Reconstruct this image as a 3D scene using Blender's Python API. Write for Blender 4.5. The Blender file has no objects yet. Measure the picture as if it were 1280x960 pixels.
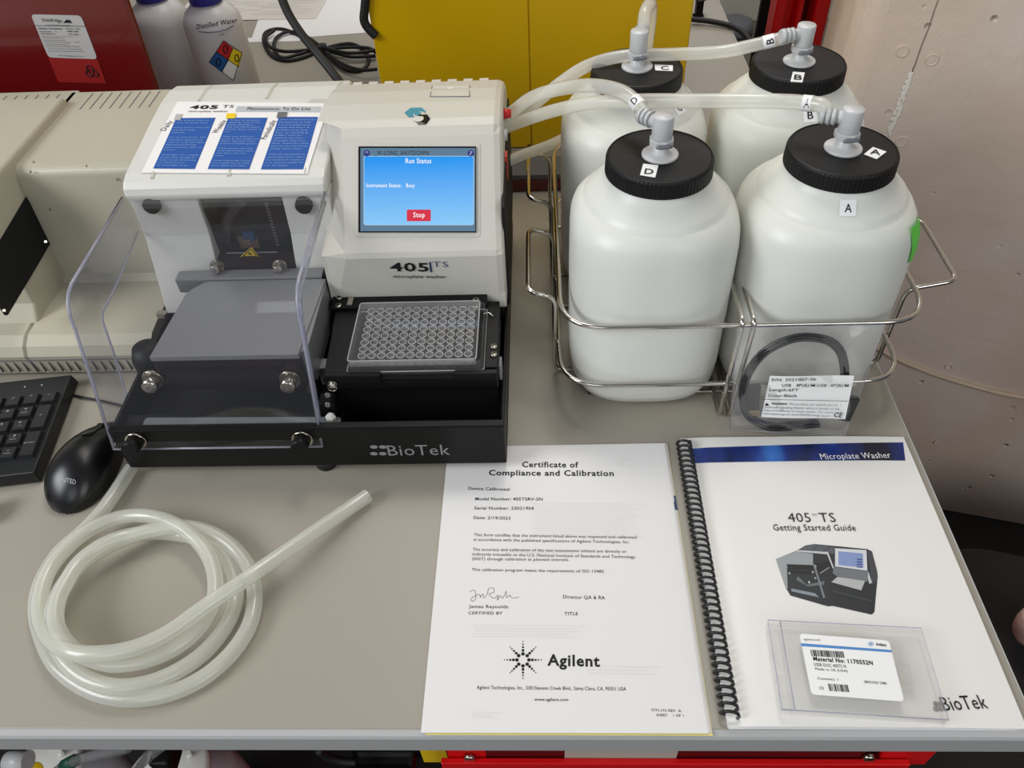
import bpy, bmesh, math, random
from mathutils import Vector, Matrix, Euler
random.seed(7)
PI = math.pi
SC = bpy.context.scene
COL = SC.collection

# ------------------------------------------------------------------ camera
F_PX = 980.0
CAM_LOC = Vector((0.0, -0.2193, 0.6098))
CAM_ROT = Euler((0.7663, 0.0408, 0.0161), 'XYZ')
cam = bpy.data.cameras.new('camera')
cam.sensor_fit = 'HORIZONTAL'; cam.sensor_width = 36.0
cam.lens = 36.0 * F_PX / 1280.0
cam.clip_start = 0.01; cam.clip_end = 50
camo = bpy.data.objects.new('camera', cam); COL.objects.link(camo)
camo.location = CAM_LOC; camo.rotation_euler = CAM_ROT
SC.camera = camo
SC.cycles.transparent_max_bounces = 32
# ------------------------------------------------------------------ world and lights
w = bpy.data.worlds.new('world'); SC.world = w; w.use_nodes = True
bg = w.node_tree.nodes['Background']
bg.inputs[0].default_value = (0.80, 0.84, 0.90, 1); bg.inputs[1].default_value = 0.27
def area(name, loc, target, size, power, color, size_y=None):
    l = bpy.data.lights.new(name, 'AREA'); l.energy = power; l.color = color
    l.shape = 'RECTANGLE'; l.size = size; l.size_y = size_y or size
    o = bpy.data.objects.new(name, l); COL.objects.link(o); o.location = loc
    o.rotation_euler = (Vector(target) - Vector(loc)).to_track_quat('-Z', 'Y').to_euler()
    return o
area('window_light', (-2.0, -0.6, 1.5), (0.1, 0.4, 0.0), 1.2, 50, (0.95, 0.97, 1.0), 1.0)
area('front_window_light', (-0.7, -2.3, 1.6), (0.1, 0.4, 0.1), 1.2, 11, (0.95, 0.97, 1.0), 1.0)
area('front_window_light', (1.5, -2.0, 1.35), (0.7, 0.75, -0.1), 1.3, 20, (0.95, 0.97, 1.0), 1.3)
area('overhead_light', (-0.3, 1.6, 2.0), (-0.1, 0.4, 0.0), 1.2, 8, (1.0, 0.95, 0.87), 0.6)
area('overhead_light', (0.15, 1.15, 2.1), (0.6, 1.6, 0.2), 0.7, 22, (1.0, 0.97, 0.92), 0.5)  # added overhead fill that brightens the red cart and far floor
area('back_sheen_light', (0.2, 3.0, 1.35), (0.1, 1.2, 0.0), 1.6, 14, (0.90, 0.95, 1.0), 0.9)  # added panel, no window known there; lays a sheen on the far table
SC.view_settings.view_transform = 'Standard'; SC.view_settings.look = 'None'
SC.view_settings.exposure = -0.22; SC.view_settings.gamma = 1.0
SC.view_settings.use_curve_mapping = False

# ------------------------------------------------------------------ pixel -> place (photo measured at 1280x960)
RM = CAM_ROT.to_matrix()
def ray(u, v): return RM @ Vector(((u - 640) / F_PX, (480 - v) / F_PX, -1.0))
def PZ(u, v, z=0.0):
    d = ray(u, v); return CAM_LOC + d * ((z - CAM_LOC.z) / d.z)
def PY(u, v, y):
    d = ray(u, v); return CAM_LOC + d * ((y - CAM_LOC.y) / d.y)
def PX(u, v, x):
    d = ray(u, v); return CAM_LOC + d * ((x - CAM_LOC.x) / d.x)
def PP(u, v, p0, n):            # on the plane through p0 with normal n
    d = ray(u, v); n = Vector(n); return CAM_LOC + d * ((Vector(p0) - CAM_LOC).dot(n) / d.dot(n))

# ------------------------------------------------------------------ materials
def S(r, g, b):                  # sRGB 0-255 -> linear
    f = lambda c: (c/255/12.92) if c/255 <= 0.04045 else ((c/255 + 0.055)/1.055)**2.4
    return (f(r), f(g), f(b), 1)
def mat(name, col, rough=0.5, metal=0.0, spec=0.5, trans=0.0, sss=0.0, coat=0.0, noise=0.0, nscale=60, bump=0.0, bscale=200, ior=None):
    m = bpy.data.materials.new(name); m.use_nodes = True
    nt = m.node_tree; b = nt.nodes['Principled BSDF']
    b.inputs['Base Color'].default_value = col
    b.inputs['Roughness'].default_value = rough; b.inputs['Metallic'].default_value = metal
    b.inputs['Specular IOR Level'].default_value = spec
    b.inputs['Transmission Weight'].default_value = trans
    b.inputs['Coat Weight'].default_value = coat
    if ior: b.inputs['IOR'].default_value = ior
    if sss:
        b.inputs['Subsurface Weight'].default_value = sss
        b.inputs['Subsurface Radius'].default_value = (1, 1, 1); b.inputs['Subsurface Scale'].default_value = 0.01
    if noise or bump:
        tc = nt.nodes.new('ShaderNodeTexCoord')
    if noise:
        n = nt.nodes.new('ShaderNodeTexNoise'); n.inputs['Scale'].default_value = nscale; n.inputs['Detail'].default_value = 4
        nt.links.new(tc.outputs['Object'], n.inputs['Vector'])
        mr = nt.nodes.new('ShaderNodeMapRange'); mr.inputs[3].default_value = 1 - noise; mr.inputs[4].default_value = 1 + noise
        nt.links.new(n.outputs['Fac'], mr.inputs[0])
        hs = nt.nodes.new('ShaderNodeHueSaturation'); hs.inputs['Color'].default_value = col
        nt.links.new(mr.outputs[0], hs.inputs['Value']); nt.links.new(hs.outputs[0], b.inputs['Base Color'])
    if bump:
        n2 = nt.nodes.new('ShaderNodeTexNoise'); n2.inputs['Scale'].default_value = bscale; n2.inputs['Detail'].default_value = 3
        nt.links.new(tc.outputs['Object'], n2.inputs['Vector'])
        bp = nt.nodes.new('ShaderNodeBump'); bp.inputs['Strength'].default_value = bump; bp.inputs['Distance'].default_value = 0.001
        nt.links.new(n2.outputs['Fac'], bp.inputs['Height']); nt.links.new(bp.outputs[0], b.inputs['Normal'])
    return m
def clear(name, tint, refl=1.0, rough=0.03, haze=0.0, hazecol=(0.9, 0.9, 0.9, 1)):
    """thin clear plastic: tinted see-through plus fresnel gloss, optional milky part"""
    m = bpy.data.materials.new(name); m.use_nodes = True; nt = m.node_tree
    nt.nodes.remove(nt.nodes['Principled BSDF']); out = nt.nodes['Material Output']
    t = nt.nodes.new('ShaderNodeBsdfTransparent'); t.inputs[0].default_value = tint
    g = nt.nodes.new('ShaderNodeBsdfGlossy'); g.inputs['Roughness'].default_value = rough
    lw = nt.nodes.new('ShaderNodeLayerWeight'); pw = nt.nodes.new('ShaderNodeMath'); pw.operation = 'POWER'; pw.inputs[1].default_value = 4.0
    nt.links.new(lw.outputs['Facing'], pw.inputs[0])
    mu = nt.nodes.new('ShaderNodeMath'); mu.operation = 'MULTIPLY_ADD'; mu.inputs[1].default_value = 0.75*refl; mu.inputs[2].default_value = 0.04*refl; mu.use_clamp = True
    nt.links.new(pw.outputs[0], mu.inputs[0])
    mx = nt.nodes.new('ShaderNodeMixShader'); nt.links.new(mu.outputs[0], mx.inputs[0])
    base = t.outputs[0]
    if haze:
        d = nt.nodes.new('ShaderNodeBsdfDiffuse'); d.inputs[0].default_value = hazecol
        tl = nt.nodes.new('ShaderNodeBsdfTranslucent'); tl.inputs[0].default_value = hazecol
        md = nt.nodes.new('ShaderNodeMixShader'); md.inputs[0].default_value = 0.4
        nt.links.new(d.outputs[0], md.inputs[1]); nt.links.new(tl.outputs[0], md.inputs[2])
        m2 = nt.nodes.new('ShaderNodeMixShader'); m2.inputs[0].default_value = haze
        nt.links.new(t.outputs[0], m2.inputs[1]); nt.links.new(md.outputs[0], m2.inputs[2]); base = m2.outputs[0]
    nt.links.new(base, mx.inputs[1]); nt.links.new(g.outputs[0], mx.inputs[2])
    nt.links.new(mx.outputs[0], out.inputs[0])
    return m
def emit(name, col, strength=1.0):
    m = bpy.data.materials.new(name); m.use_nodes = True; nt = m.node_tree; b = nt.nodes['Principled BSDF']
    b.inputs['Base Color'].default_value = (0.01, 0.01, 0.01, 1); b.inputs['Roughness'].default_value = 0.25
    b.inputs['Emission Color'].default_value = col; b.inputs['Emission Strength'].default_value = strength
    return m

M = dict(
    table=mat('table_laminate', S(156, 150, 137), 0.42, noise=0.035, nscale=500, bump=0.02, bscale=900),
    edge=mat('table_edge_band', S(176, 176, 174), 0.35),
    white_h=mat('housing_white', S(208, 207, 200), 0.38, bump=0.03, bscale=1500),
    grey_h=mat('housing_grey', S(200, 197, 187), 0.42, bump=0.03, bscale=1500),
    beige=mat('instrument_beige', S(176, 171, 152), 0.4, bump=0.05, bscale=1500),
    beige_top=mat('instrument_beige_grey', S(186, 183, 170), 0.5, bump=0.05, bscale=1500),
    black=mat('black_powder_coat', S(15, 15, 16), 0.42, spec=0.22, bump=0.03, bscale=2000),
    black_m=mat('black_matte', S(11, 11, 12), 0.55, spec=0.3),
    black_g=mat('black_gloss', S(12, 10, 12), 0.12),
    maroon=mat('smoke_plastic_reflection_tint', S(26, 14, 16), 0.22, spec=0.4),  # black plastic, its maroon tint paints in the reflections
    alu=mat('grey_anodised', S(140, 141, 142), 0.34, metal=0.35),
    steel=mat('polished_steel', S(205, 200, 192), 0.16, metal=1.0),
    nickel=mat('nickel_screw', S(190, 184, 172), 0.22, metal=1.0),
    paper=mat('paper_white', S(228, 226, 224), 0.7, spec=0.2),
    paper2=mat('paper_cream', S(208, 202, 194), 0.7, spec=0.2),
    cover=mat('cover_gloss_paper', S(230, 228, 223), 0.33, spec=0.4),
    ink=mat('ink_black', S(28, 28, 30), 0.6, spec=0.2),
    ink_g=mat('ink_grey', S(105, 105, 108), 0.6, spec=0.2),
    faint=mat('ink_faint', S(158, 154, 150), 0.7, spec=0.2),
    tabblue=mat('divider_blue', S(30, 50, 90), 0.6),
    yellowp=mat('paper_yellow', S(228, 214, 130), 0.7),
    hdpe=mat('hdpe_natural', S(221, 222, 214), 0.36, sss=0.35, spec=0.4),
    capm=mat('cap_black', S(13, 13, 14), 0.5, spec=0.3, bump=0.04, bscale=1500),
    fit=mat('fitting_grey', S(196, 197, 196), 0.35),
    fitd=mat('fitting_dark', S(112, 115, 120), 0.4),
    tag=mat('tag_white', S(240, 240, 238), 0.5),
    green=mat('tag_green', S(98, 214, 70), 0.55),
    silv=mat('logo_silver', S(150, 150, 152), 0.4, metal=0.3),
    blue=mat('print_blue', S(38, 84, 158), 0.6, spec=0.25),
    lblue=mat('print_light_blue', S(150, 180, 222), 0.6),
    dblue=mat('print_dark_blue', S(12, 32, 92), 0.3),
    teal=mat('logo_teal', S(58, 136, 156), 0.5),
    bstripe=mat('label_blue_stripe', S(72, 134, 196), 0.5),
    yel=mat('yellow_cabinet', S(196, 156, 0), 0.34, bump=0.04, bscale=300),
    yeld=mat('yellow_seam', S(90, 72, 8), 0.6),
    warn=mat('warning_yellow', S(232, 196, 20), 0.5),
    red=mat('bin_red', S(94, 5, 9), 0.25, coat=0.3),
    redl=mat('label_red', S(136, 14, 14), 0.5),
    red_shaded=mat('drawer_red_shaded', S(84, 5, 8), 0.4),  # chest red darkened to carry the shade under the tabletop
    redc=mat('cart_red', S(222, 18, 22), 0.3),
    lab=mat('label_grey', S(176, 174, 172), 0.5),
    ldpe=mat('bottle_ldpe', S(196, 194, 196), 0.4, sss=0.3, spec=0.4),
    capb=mat('cap_blue', S(40, 36, 150), 0.4),
    white=mat('white_plastic', S(236, 234, 226), 0.4),
    sym_red=mat('diamond_red', S(196, 26, 30), 0.5), sym_blue=mat('diamond_blue', S(20, 84, 150), 0.5),
    sym_yel=mat('diamond_yellow', S(232, 206, 20), 0.5),
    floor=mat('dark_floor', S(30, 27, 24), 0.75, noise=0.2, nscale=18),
    floor2=mat('floor_far', S(110, 104, 92), 0.7, noise=0.1, nscale=8),
    cloth=mat('dark_cloth', S(24, 20, 18), 0.9, noise=0.25, nscale=30),
    pink=mat('pale_pink_plastic', S(206, 180, 166), 0.5),
    wallf=mat('far_wall', S(150, 140, 124), 0.8),
    rubber=mat('rubber_black', S(14, 14, 15), 0.6),
    mouse=mat('mouse_black', S(13, 13, 14), 0.3),
    key=mat('key_black', S(26, 27, 30), 0.45), kbd=mat('keyboard_black', S(15, 17, 19), 0.42),
    keytx=mat('key_legend', S(170, 172, 176), 0.6),
    mgreen=mat('green_tape', S(18, 74, 58), 0.5),
    usbb=mat('cable_black_pvc', S(18, 19, 22), 0.35),
    gold=mat('connector_metal', S(170, 150, 110), 0.3, metal=0.9),
    wire=mat('beige_cable', S(206, 186, 160), 0.55),
    clearp=clear('clear_acrylic', (0.96, 0.96, 0.97, 1), 1.1, 0.03, 0.008, (0.75, 0.75, 0.8, 1)),
    acr_edge=clear('acrylic_edge', (0.72, 0.73, 0.84, 1), 1.6, 0.12, 0.45, (0.72, 0.72, 0.82, 1)),
    bag=clear('poly_bag', (0.94, 0.94, 0.94, 1), 1.3, 0.12, 0.10, (0.9, 0.9, 0.88, 1)),
    case=clear('clear_case', (0.995, 0.995, 0.995, 1), 0.7, 0.08, 0.045, (0.95, 0.95, 0.93, 1)),
    plate=clear('clear_polystyrene', (0.95, 0.95, 0.95, 1), 0.45, 0.06, 0.05, (0.8, 0.8, 0.8, 1)),
    rim=clear('polystyrene_rim', (0.85, 0.85, 0.85, 1), 2.2, 0.12, 0.75, (0.95, 0.95, 0.95, 1)),
    platee=clear('polystyrene_edge', (0.85, 0.85, 0.85, 1), 2.2, 0.12, 0.26, (0.85, 0.85, 0.85, 1)),
    window=clear('smoked_window', (0.88, 0.84, 0.84, 1), 0.8, 0.05),
    frost=clear('frosted_strip', (0.7, 0.72, 0.75, 1), 1.2, 0.25, 0.5, (0.62, 0.66, 0.70, 1)),
    glassy=clear('clear_tube', (0.85, 0.85, 0.85, 1), 1.4, 0.1, 0.25, (0.7, 0.7, 0.7, 1)),
)
def tubing_mat():
    m = clear('silicone_tubing', (0.96, 0.965, 0.93, 1), 1.2, 0.22, 0.44, (1.0, 1.0, 0.95, 1)); return m
M['tube'] = tubing_mat()
def concrete_mat():
    m = mat('painted_concrete', S(204, 190, 176), 0.45); nt = m.node_tree; b = nt.nodes['Principled BSDF']
    tc = nt.nodes.new('ShaderNodeTexCoord')
    n1 = nt.nodes.new('ShaderNodeTexNoise'); n1.inputs['Scale'].default_value = 26; n1.inputs['Detail'].default_value = 8; n1.inputs['Roughness'].default_value = 0.6
    v = nt.nodes.new('ShaderNodeTexVoronoi'); v.inputs['Scale'].default_value = 26; v.inputs['Randomness'].default_value = 1
    cr = nt.nodes.new('ShaderNodeValToRGB'); cr.color_ramp.elements[0].position = 0.0; cr.color_ramp.elements[0].color = (0, 0, 0, 1)
    cr.color_ramp.elements[1].position = 0.13; cr.color_ramp.elements[1].color = (1, 1, 1, 1)
    n3 = nt.nodes.new('ShaderNodeTexNoise'); n3.inputs['Scale'].default_value = 9; n3.inputs['Detail'].default_value = 2
    c3 = nt.nodes.new('ShaderNodeValToRGB'); c3.color_ramp.elements[0].position = 0.50; c3.color_ramp.elements[1].position = 0.60
    mx = nt.nodes.new('ShaderNodeMath'); mx.operation = 'MAXIMUM'
    inv = nt.nodes.new('ShaderNodeMath'); inv.operation = 'SUBTRACT'; inv.inputs[0].default_value = 1.0
    ad = nt.nodes.new('ShaderNodeMath'); ad.operation = 'MULTIPLY_ADD'; ad.inputs[1].default_value = 0.5
    bp = nt.nodes.new('ShaderNodeBump'); bp.inputs['Strength'].default_value = 0.9; bp.inputs['Distance'].default_value = 0.005
    L = nt.links.new
    for n in (n1, v, n3): L(tc.outputs['Object'], n.inputs['Vector'])
    L(v.outputs['Distance'], cr.inputs[0]); L(n3.outputs['Fac'], c3.inputs[0]); L(c3.outputs[0], inv.inputs[1])
    L(cr.outputs[0], mx.inputs[0]); L(inv.outputs[0], mx.inputs[1])
    L(n1.outputs['Fac'], ad.inputs[0]); L(mx.outputs[0], ad.inputs[2]); L(ad.outputs[0], bp.inputs['Height'])
    L(bp.outputs[0], b.inputs['Normal'])
    n4 = nt.nodes.new('ShaderNodeTexNoise'); n4.inputs['Scale'].default_value = 5; L(tc.outputs['Object'], n4.inputs['Vector'])
    c4 = nt.nodes.new('ShaderNodeValToRGB'); c4.color_ramp.elements[0].color = S(212, 190, 168); c4.color_ramp.elements[1].color = S(226, 212, 198)
    c4.color_ramp.elements[0].position = 0.3; c4.color_ramp.elements[1].position = 0.7
    L(n4.outputs['Fac'], c4.inputs[0]); L(c4.outputs[0], b.inputs['Base Color'])
    return m
M['concrete'] = concrete_mat()
def gradient_emit(name, c0, c1, z0, z1, strength):
    m = emit(name, c0, strength); nt = m.node_tree; b = nt.nodes['Principled BSDF']
    g = nt.nodes.new('ShaderNodeNewGeometry'); sx = nt.nodes.new('ShaderNodeSeparateXYZ'); mr = nt.nodes.new('ShaderNodeMapRange')
    mr.inputs[1].default_value = z0; mr.inputs[2].default_value = z1
    mc = nt.nodes.new('ShaderNodeMix'); mc.data_type = 'RGBA'; mc.inputs[6].default_value = c0; mc.inputs[7].default_value = c1
    nt.links.new(g.outputs['Position'], sx.inputs[0]); nt.links.new(sx.outputs[2], mr.inputs[0]); nt.links.new(mr.outputs[0], mc.inputs[0])
    nt.links.new(mc.outputs[2], b.inputs['Emission Color']); return m
def banner_mat():
    m = mat('banner_blue_print', S(10, 30, 95), 0.3); nt = m.node_tree; b = nt.nodes['Principled BSDF']
    tc = nt.nodes.new('ShaderNodeTexCoord'); mp = nt.nodes.new('ShaderNodeMapping'); mp.inputs['Scale'].default_value = (14, 5, 1); mp.inputs['Rotation'].default_value = (0, 0, 0.5)
    n = nt.nodes.new('ShaderNodeTexNoise'); n.inputs['Scale'].default_value = 1.6; n.inputs['Detail'].default_value = 2
    cr = nt.nodes.new('ShaderNodeValToRGB'); e = cr.color_ramp.elements
    e[0].position = 0.38; e[0].color = S(8, 14, 40); e[1].position = 0.72; e[1].color = S(60, 130, 215)
    x = e.new(0.55); x.color = S(16, 48, 130)
    L = nt.links.new; L(tc.outputs['Object'], mp.inputs[0]); L(mp.outputs[0], n.inputs['Vector']); L(n.outputs['Fac'], cr.inputs[0]); L(cr.outputs[0], b.inputs['Base Color'])
    return m
M['banner'] = banner_mat()

# ------------------------------------------------------------------ object helpers
def tag(o, label=None, cat=None, group=None, kind=None):
    if label: o['label'] = label
    if cat: o['category'] = cat
    if group: o['group'] = group
    if kind: o['kind'] = kind
    return o
def thing(name, loc, label, cat, group=None):
    o = bpy.data.objects.new(name, None); COL.objects.link(o); o.location = loc; o.empty_display_size = 0.02
    return tag(o, label, cat, group)
def root_loc(o):
    v = Vector((0, 0, 0))
    while o is not None: v = v + o.location; o = o.parent
    return v
class MB:
    """mesh builder in world coordinates"""
    def __init__(s): s.v = []; s.f = []; s.mi = []; s.sm = []
    def add(s, vs, fs, mi=0, smooth=False):
        k = len(s.v); s.v += [Vector(p) for p in vs]
        for f in fs: s.f.append([k + i for i in f]); s.mi.append(mi); s.sm.append(smooth)
        return s
    def box(s, a, b, bev=0.0, mi=0, seg=2, mtx=None):
        bm = bmesh.new(); bmesh.ops.create_cube(bm, size=1)
        a = Vector(a); b = Vector(b)
        for v in bm.verts:
            v.co = Vector([(a[i] + b[i]) / 2 + v.co[i] * (b[i] - a[i]) for i in range(3)])
        if bev: bmesh.ops.bevel(bm, geom=bm.edges[:], offset=bev, segments=seg, profile=0.5, affect='EDGES')
        return s.bm(bm, mi, False, mtx)
    def bm(s, bm, mi=0, smooth=False, mtx=None):
        if mtx:
            for v in bm.verts: v.co = mtx @ v.co
        bm.verts.index_update()
        s.add([v.co.copy() for v in bm.verts], [[v.index for v in f.verts] for f in bm.faces], mi, smooth); bm.free(); return s
    def prism(s, prof, x0, x1, bev=0.0, mi=0, axis='x', seg=2):
        """closed profile of (y,z) run from x0 to x1"""
        bm = bmesh.new(); n = len(prof)
        mk = {'x': lambda t, p: (t, p[0], p[1]), 'y': lambda t, p: (p[0], t, p[1]), 'z': lambda t, p: (p[0], p[1], t)}[axis]
        A = [bm.verts.new(mk(x0, p)) for p in prof]; B = [bm.verts.new(mk(x1, p)) for p in prof]
        fa = bm.faces.new(A); fb = bm.faces.new(B[::-1])
        for i in range(n): bm.faces.new((A[i], B[i], B[(i + 1) % n], A[(i + 1) % n]))
        bmesh.ops.recalc_face_normals(bm, faces=bm.faces[:])
        if bev:
            ed = list({e for f in (fa, fb) for e in f.edges})
            bmesh.ops.bevel(bm, geom=ed, offset=bev, segments=seg, profile=0.5, affect='EDGES')
        bmesh.ops.triangulate(bm, faces=[f for f in bm.faces if len(f.verts) > 4])
        return s.bm(bm, mi)
    def loft(s, loops, mi=0, smooth=False, cap=True, closed=True):
        n = len(loops[0]); k = []; fs = []
        vs = [p for l in loops for p in l]
        for j in range(len(loops) - 1):
            for i in range(n if closed else n - 1):
                i2 = (i + 1) % n; fs.append([j*n + i, j*n + i2, (j+1)*n + i2, (j+1)*n + i])
        if cap: fs.append(list(range(n))[::-1]); fs.append([(len(loops)-1)*n + i for i in range(n)])
        return s.add(vs, fs, mi, smooth)
    def tube(s, pts, r, n=12, mi=0, cap=True, smooth=True, closed=False):
        pts = [Vector(p) for p in pts]; N = len(pts); loops = []
        rs = r if isinstance(r, (list, tuple)) else [r]*N
        t0 = None; up = None
        for i in range(N):
            if closed: t = (pts[(i+1) % N] - pts[i-1])
            else: t = pts[min(i+1, N-1)] - pts[max(i-1, 0)]
            if t.length < 1e-9: t = t0 or Vector((0, 0, 1))
            t.normalize()
            if up is None:
                up = Vector((0, 0, 1)) if abs(t.z) < 0.9 else Vector((0, 1, 0))
            up = (up - t * up.dot(t)); up.normalize(); sd = t.cross(up); t0 = t
            loops.append([pts[i] + (up*math.cos(a) + sd*math.sin(a))*rs[i] for a in [2*PI*k/n for k in range(n)]])
        if closed: loops.append(loops[0])
        return s.loft(loops, mi, smooth, cap and not closed)
    def cyl(s, a, b, r0, r1=None, n=24, mi=0, smooth=True):
        r1 = r0 if r1 is None else r1; a = Vector(a); b = Vector(b)
        t = (b - a).normalized(); up = Vector((0, 0, 1)) if abs(t.z) < 0.9 else Vector((1, 0, 0))
        up = (up - t*up.dot(t)).normalized(); sd = t.cross(up)
        A = [a + (up*math.cos(q) + sd*math.sin(q))*r0 for q in [2*PI*k/n for k in range(n)]]
        B = [b + (up*math.cos(q) + sd*math.sin(q))*r1 for q in [2*PI*k/n for k in range(n)]]
        k = len(s.v); s.add(A + B, [[i, (i+1) % n, n + (i+1) % n, n + i] for i in range(n)], mi, smooth)
        s.add(A, [list(range(n))[::-1]], mi); s.add(B, [list(range(n))], mi); return s
    def lathe(s, c, prof, n=48, mi=0, e=2.0, cap=True, rot=0.0, smooth=True):
        """prof [(r,z) or (r,z,exponent)], vertical axis; exponent > 2 squares the outline"""
        c = Vector(c); loops = []
        for p in prof:
            r, z = p[0], p[1]; ex = p[2] if len(p) > 2 else e; L = []
            for k in range(n):
                a = 2*PI*k/n + rot; ca, sa = math.cos(a), math.sin(a)
                q = r * (abs(ca)**ex + abs(sa)**ex)**(-1/ex) if ex != 2 else r
                L.append(c + Vector((q*ca, q*sa, z)))
            loops.append(L)
        return s.loft(loops, mi, smooth, cap)
    def sheet(s, fn, nu, nv, mi=0, smooth=True):
        vs = [fn(i/nu, j/nv) for j in range(nv+1) for i in range(nu+1)]
        fs = [[j*(nu+1)+i, j*(nu+1)+i+1, (j+1)*(nu+1)+i+1, (j+1)*(nu+1)+i] for j in range(nv) for i in range(nu)]
        return s.add(vs, fs, mi, smooth)
    def build(s, name, m, parent=None, base=None, label=None, cat=None, group=None, kind=None, fixn=True, bev=0.0):
        mats = m if isinstance(m, (list, tuple)) else [m]
        if parent is None and base is None:
            xs = [p.x for p in s.v]; ys = [p.y for p in s.v]; zs = [p.z for p in s.v]
            base = Vector(((min(xs)+max(xs))/2, (min(ys)+max(ys))/2, min(zs)))
        org = root_loc(parent) if parent is not None else Vector(base)
        me = bpy.data.meshes.new(name); me.from_pydata([tuple(p - org) for p in s.v], [], s.f)
        for q in mats: me.materials.append(q)
        for i, p in enumerate(me.polygons): p.material_index = s.mi[i]; p.use_smooth = s.sm[i]
        if fixn:
            b = bmesh.new(); b.from_mesh(me); bmesh.ops.remove_doubles(b, verts=b.verts[:], dist=1e-6)
            bmesh.ops.recalc_face_normals(b, faces=b.faces[:]); b.to_mesh(me); b.free()
        o = bpy.data.objects.new(name, me); COL.objects.link(o)
        if parent is not None: o.parent = parent
        else: o.location = org
        if bev:
            md = o.modifiers.new('bevel', 'BEVEL'); md.width = bev; md.segments = 3; md.limit_method = 'ANGLE'; md.angle_limit = 0.6
            md.harden_normals = False
        return tag(o, label, cat, group, kind)

def smooth_path(pts, n=8, closed=False):
    """Catmull-Rom through the points"""
    P = [Vector(p) for p in pts]; out = []; N = len(P)
    rng = range(N) if closed else range(N - 1)
    for i in rng:
        if closed: a, b, c, d = P[i-1], P[i], P[(i+1) % N], P[(i+2) % N]
        else: a, b, c, d = P[max(i-1, 0)], P[i], P[i+1], P[min(i+2, N-1)]
        for k in range(n):
            t = k/n; out.append(0.5*((2*b) + (c-a)*t + (2*a-5*b+4*c-d)*t*t + (3*b-a-3*c+d)*t**3))
    if not closed: out.append(P[-1])
    return out
def round_path(pts, r, n=5, closed=False):
    """polyline with rounded corners (bent wire)"""
    P = [Vector(p) for p in pts]; N = len(P); out = []
    for i in range(N):
        if not closed and i in (0, N-1): out.append(P[i]); continue
        a, b, c = P[i-1], P[i], P[(i+1) % N]
        u = (a-b); v = (c-b); q = min(r, u.length*0.49, v.length*0.49); u.normalize(); v.normalize()
        s0 = b + u*q; s1 = b + v*q
        for k in range(n+1):
            t = k/n; out.append(s0*(1-t)**2 + b*2*t*(1-t) + s1*t*t)
    return out

# ------------------------------------------------------------------ lettering (built-in font turned into flat mesh)
_txt = {}
def glyphs(s, bold=0.0, res=2):
    key = (s, bold, res)
    if key in _txt: return _txt[key]
    cu = bpy.data.curves.new('t', 'FONT'); cu.body = s; cu.size = 1.0; cu.offset = bold; cu.resolution_u = res; cu.fill_mode = 'FRONT'; cu.space_character = 1.10 if bold > 0.011 else 1.05
    o = bpy.data.objects.new('t', cu); COL.objects.link(o)
    dg = bpy.context.evaluated_depsgraph_get(); me = o.evaluated_get(dg).to_mesh()
    vs = [v.co.copy() for v in me.vertices]; fs = [list(p.vertices) for p in me.polygons]
    o.evaluated_get(dg).to_mesh_clear(); bpy.data.objects.remove(o); bpy.data.curves.remove(cu)
    x0 = min([v.x for v in vs] or [0]); x1 = max([v.x for v in vs] or [1])
    _txt[key] = (vs, fs, x0, x1); return _txt[key]
def _cap():
    vs = glyphs('H')[0]; return max(v.y for v in vs)
CAPH = _cap()
def put_text(mb, s, A, B, h, up_hint, off=0.0003, bold=0.0, mi=0, res=2, fn=None):
    """string s fitted between points A and B (baseline), cap height h, lying in the plane of AB and up_hint"""
    vs, fs, x0, x1 = glyphs(s, bold, res)
    if not vs: return
    A = Vector(A); B = Vector(B); e = B - A; L = e.length; e.normalize()
    u = Vector(up_hint); u = (u - e*u.dot(e)).normalized(); n = e.cross(u)
    out = []
    for v in vs:
        p = A + e*((v.x - x0)/(x1 - x0)*L) + u*(v.y/CAPH*h)
        if fn: p = fn(p)
        out.append(p + n*off)
    mb.add(out, fs, mi)
def px_text(mb, s, a, b, hpx, mapper, off=0.0003, bold=0.0, mi=0, up=None, res=2, fn=None):
    A = mapper(*a); B = mapper(*b); mx, my = (a[0]+b[0])/2, (a[1]+b[1])/2
    upv = mapper(mx, my - hpx) - mapper(mx, my)
    put_text(mb, s, A, B, upv.length, up or upv, off, bold, mi, res, fn)
def quad(mb, a, b, c, d, mi=0): mb.add([a, b, c, d], [[0, 1, 2, 3]], mi)
def disc(mb, c, r, ex, ey, n=16, mi=0):
    c = Vector(c); ex = Vector(ex); ey = Vector(ey)
    mb.add([c + ex*r*math.cos(2*PI*k/n) + ey*r*math.sin(2*PI*k/n) for k in range(n)], [list(range(n))], mi)
#@@STRUCT
# ================================================================== SETTING
XR = 0.3605                               # right edge of the table
t = thing('lab_table', (-0.6, 0.75, -0.75), 'long grey laminate lab table holding the washer and bottles', 'table')
MB().box((-1.7, 0.004, -0.030), (XR-0.0008, 1.75, 0.0), 0.0008).build('tabletop', M['table'], t)
m = MB(); m.prism([(0.004, -0.0005), (0.0, -0.0035), (-0.0015, -0.006), (-0.0015, -0.029), (0.0, -0.031), (0.004, -0.031)], -1.7, XR)
m.build('edge_band', M['edge'], t)
MB().box((XR-0.0008, 0.0, -0.031), (XR+0.0006, 1.75, -0.0004), 0.0003).build('edge_band', M['edge'], t)
for (x, y) in ((-1.6, 0.12), (0.30, 1.65), (-1.6, 1.65), (0.30, 0.75)):
    MB().box((x-0.025, y-0.025, -0.75), (x+0.025, y+0.025, -0.031), 0.002).build('leg', M['black_m'], t)
MB().box((-4, -1.6, -0.80), (4, 1.10, -0.75)).build('floor', M['floor'], kind='structure')
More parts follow.
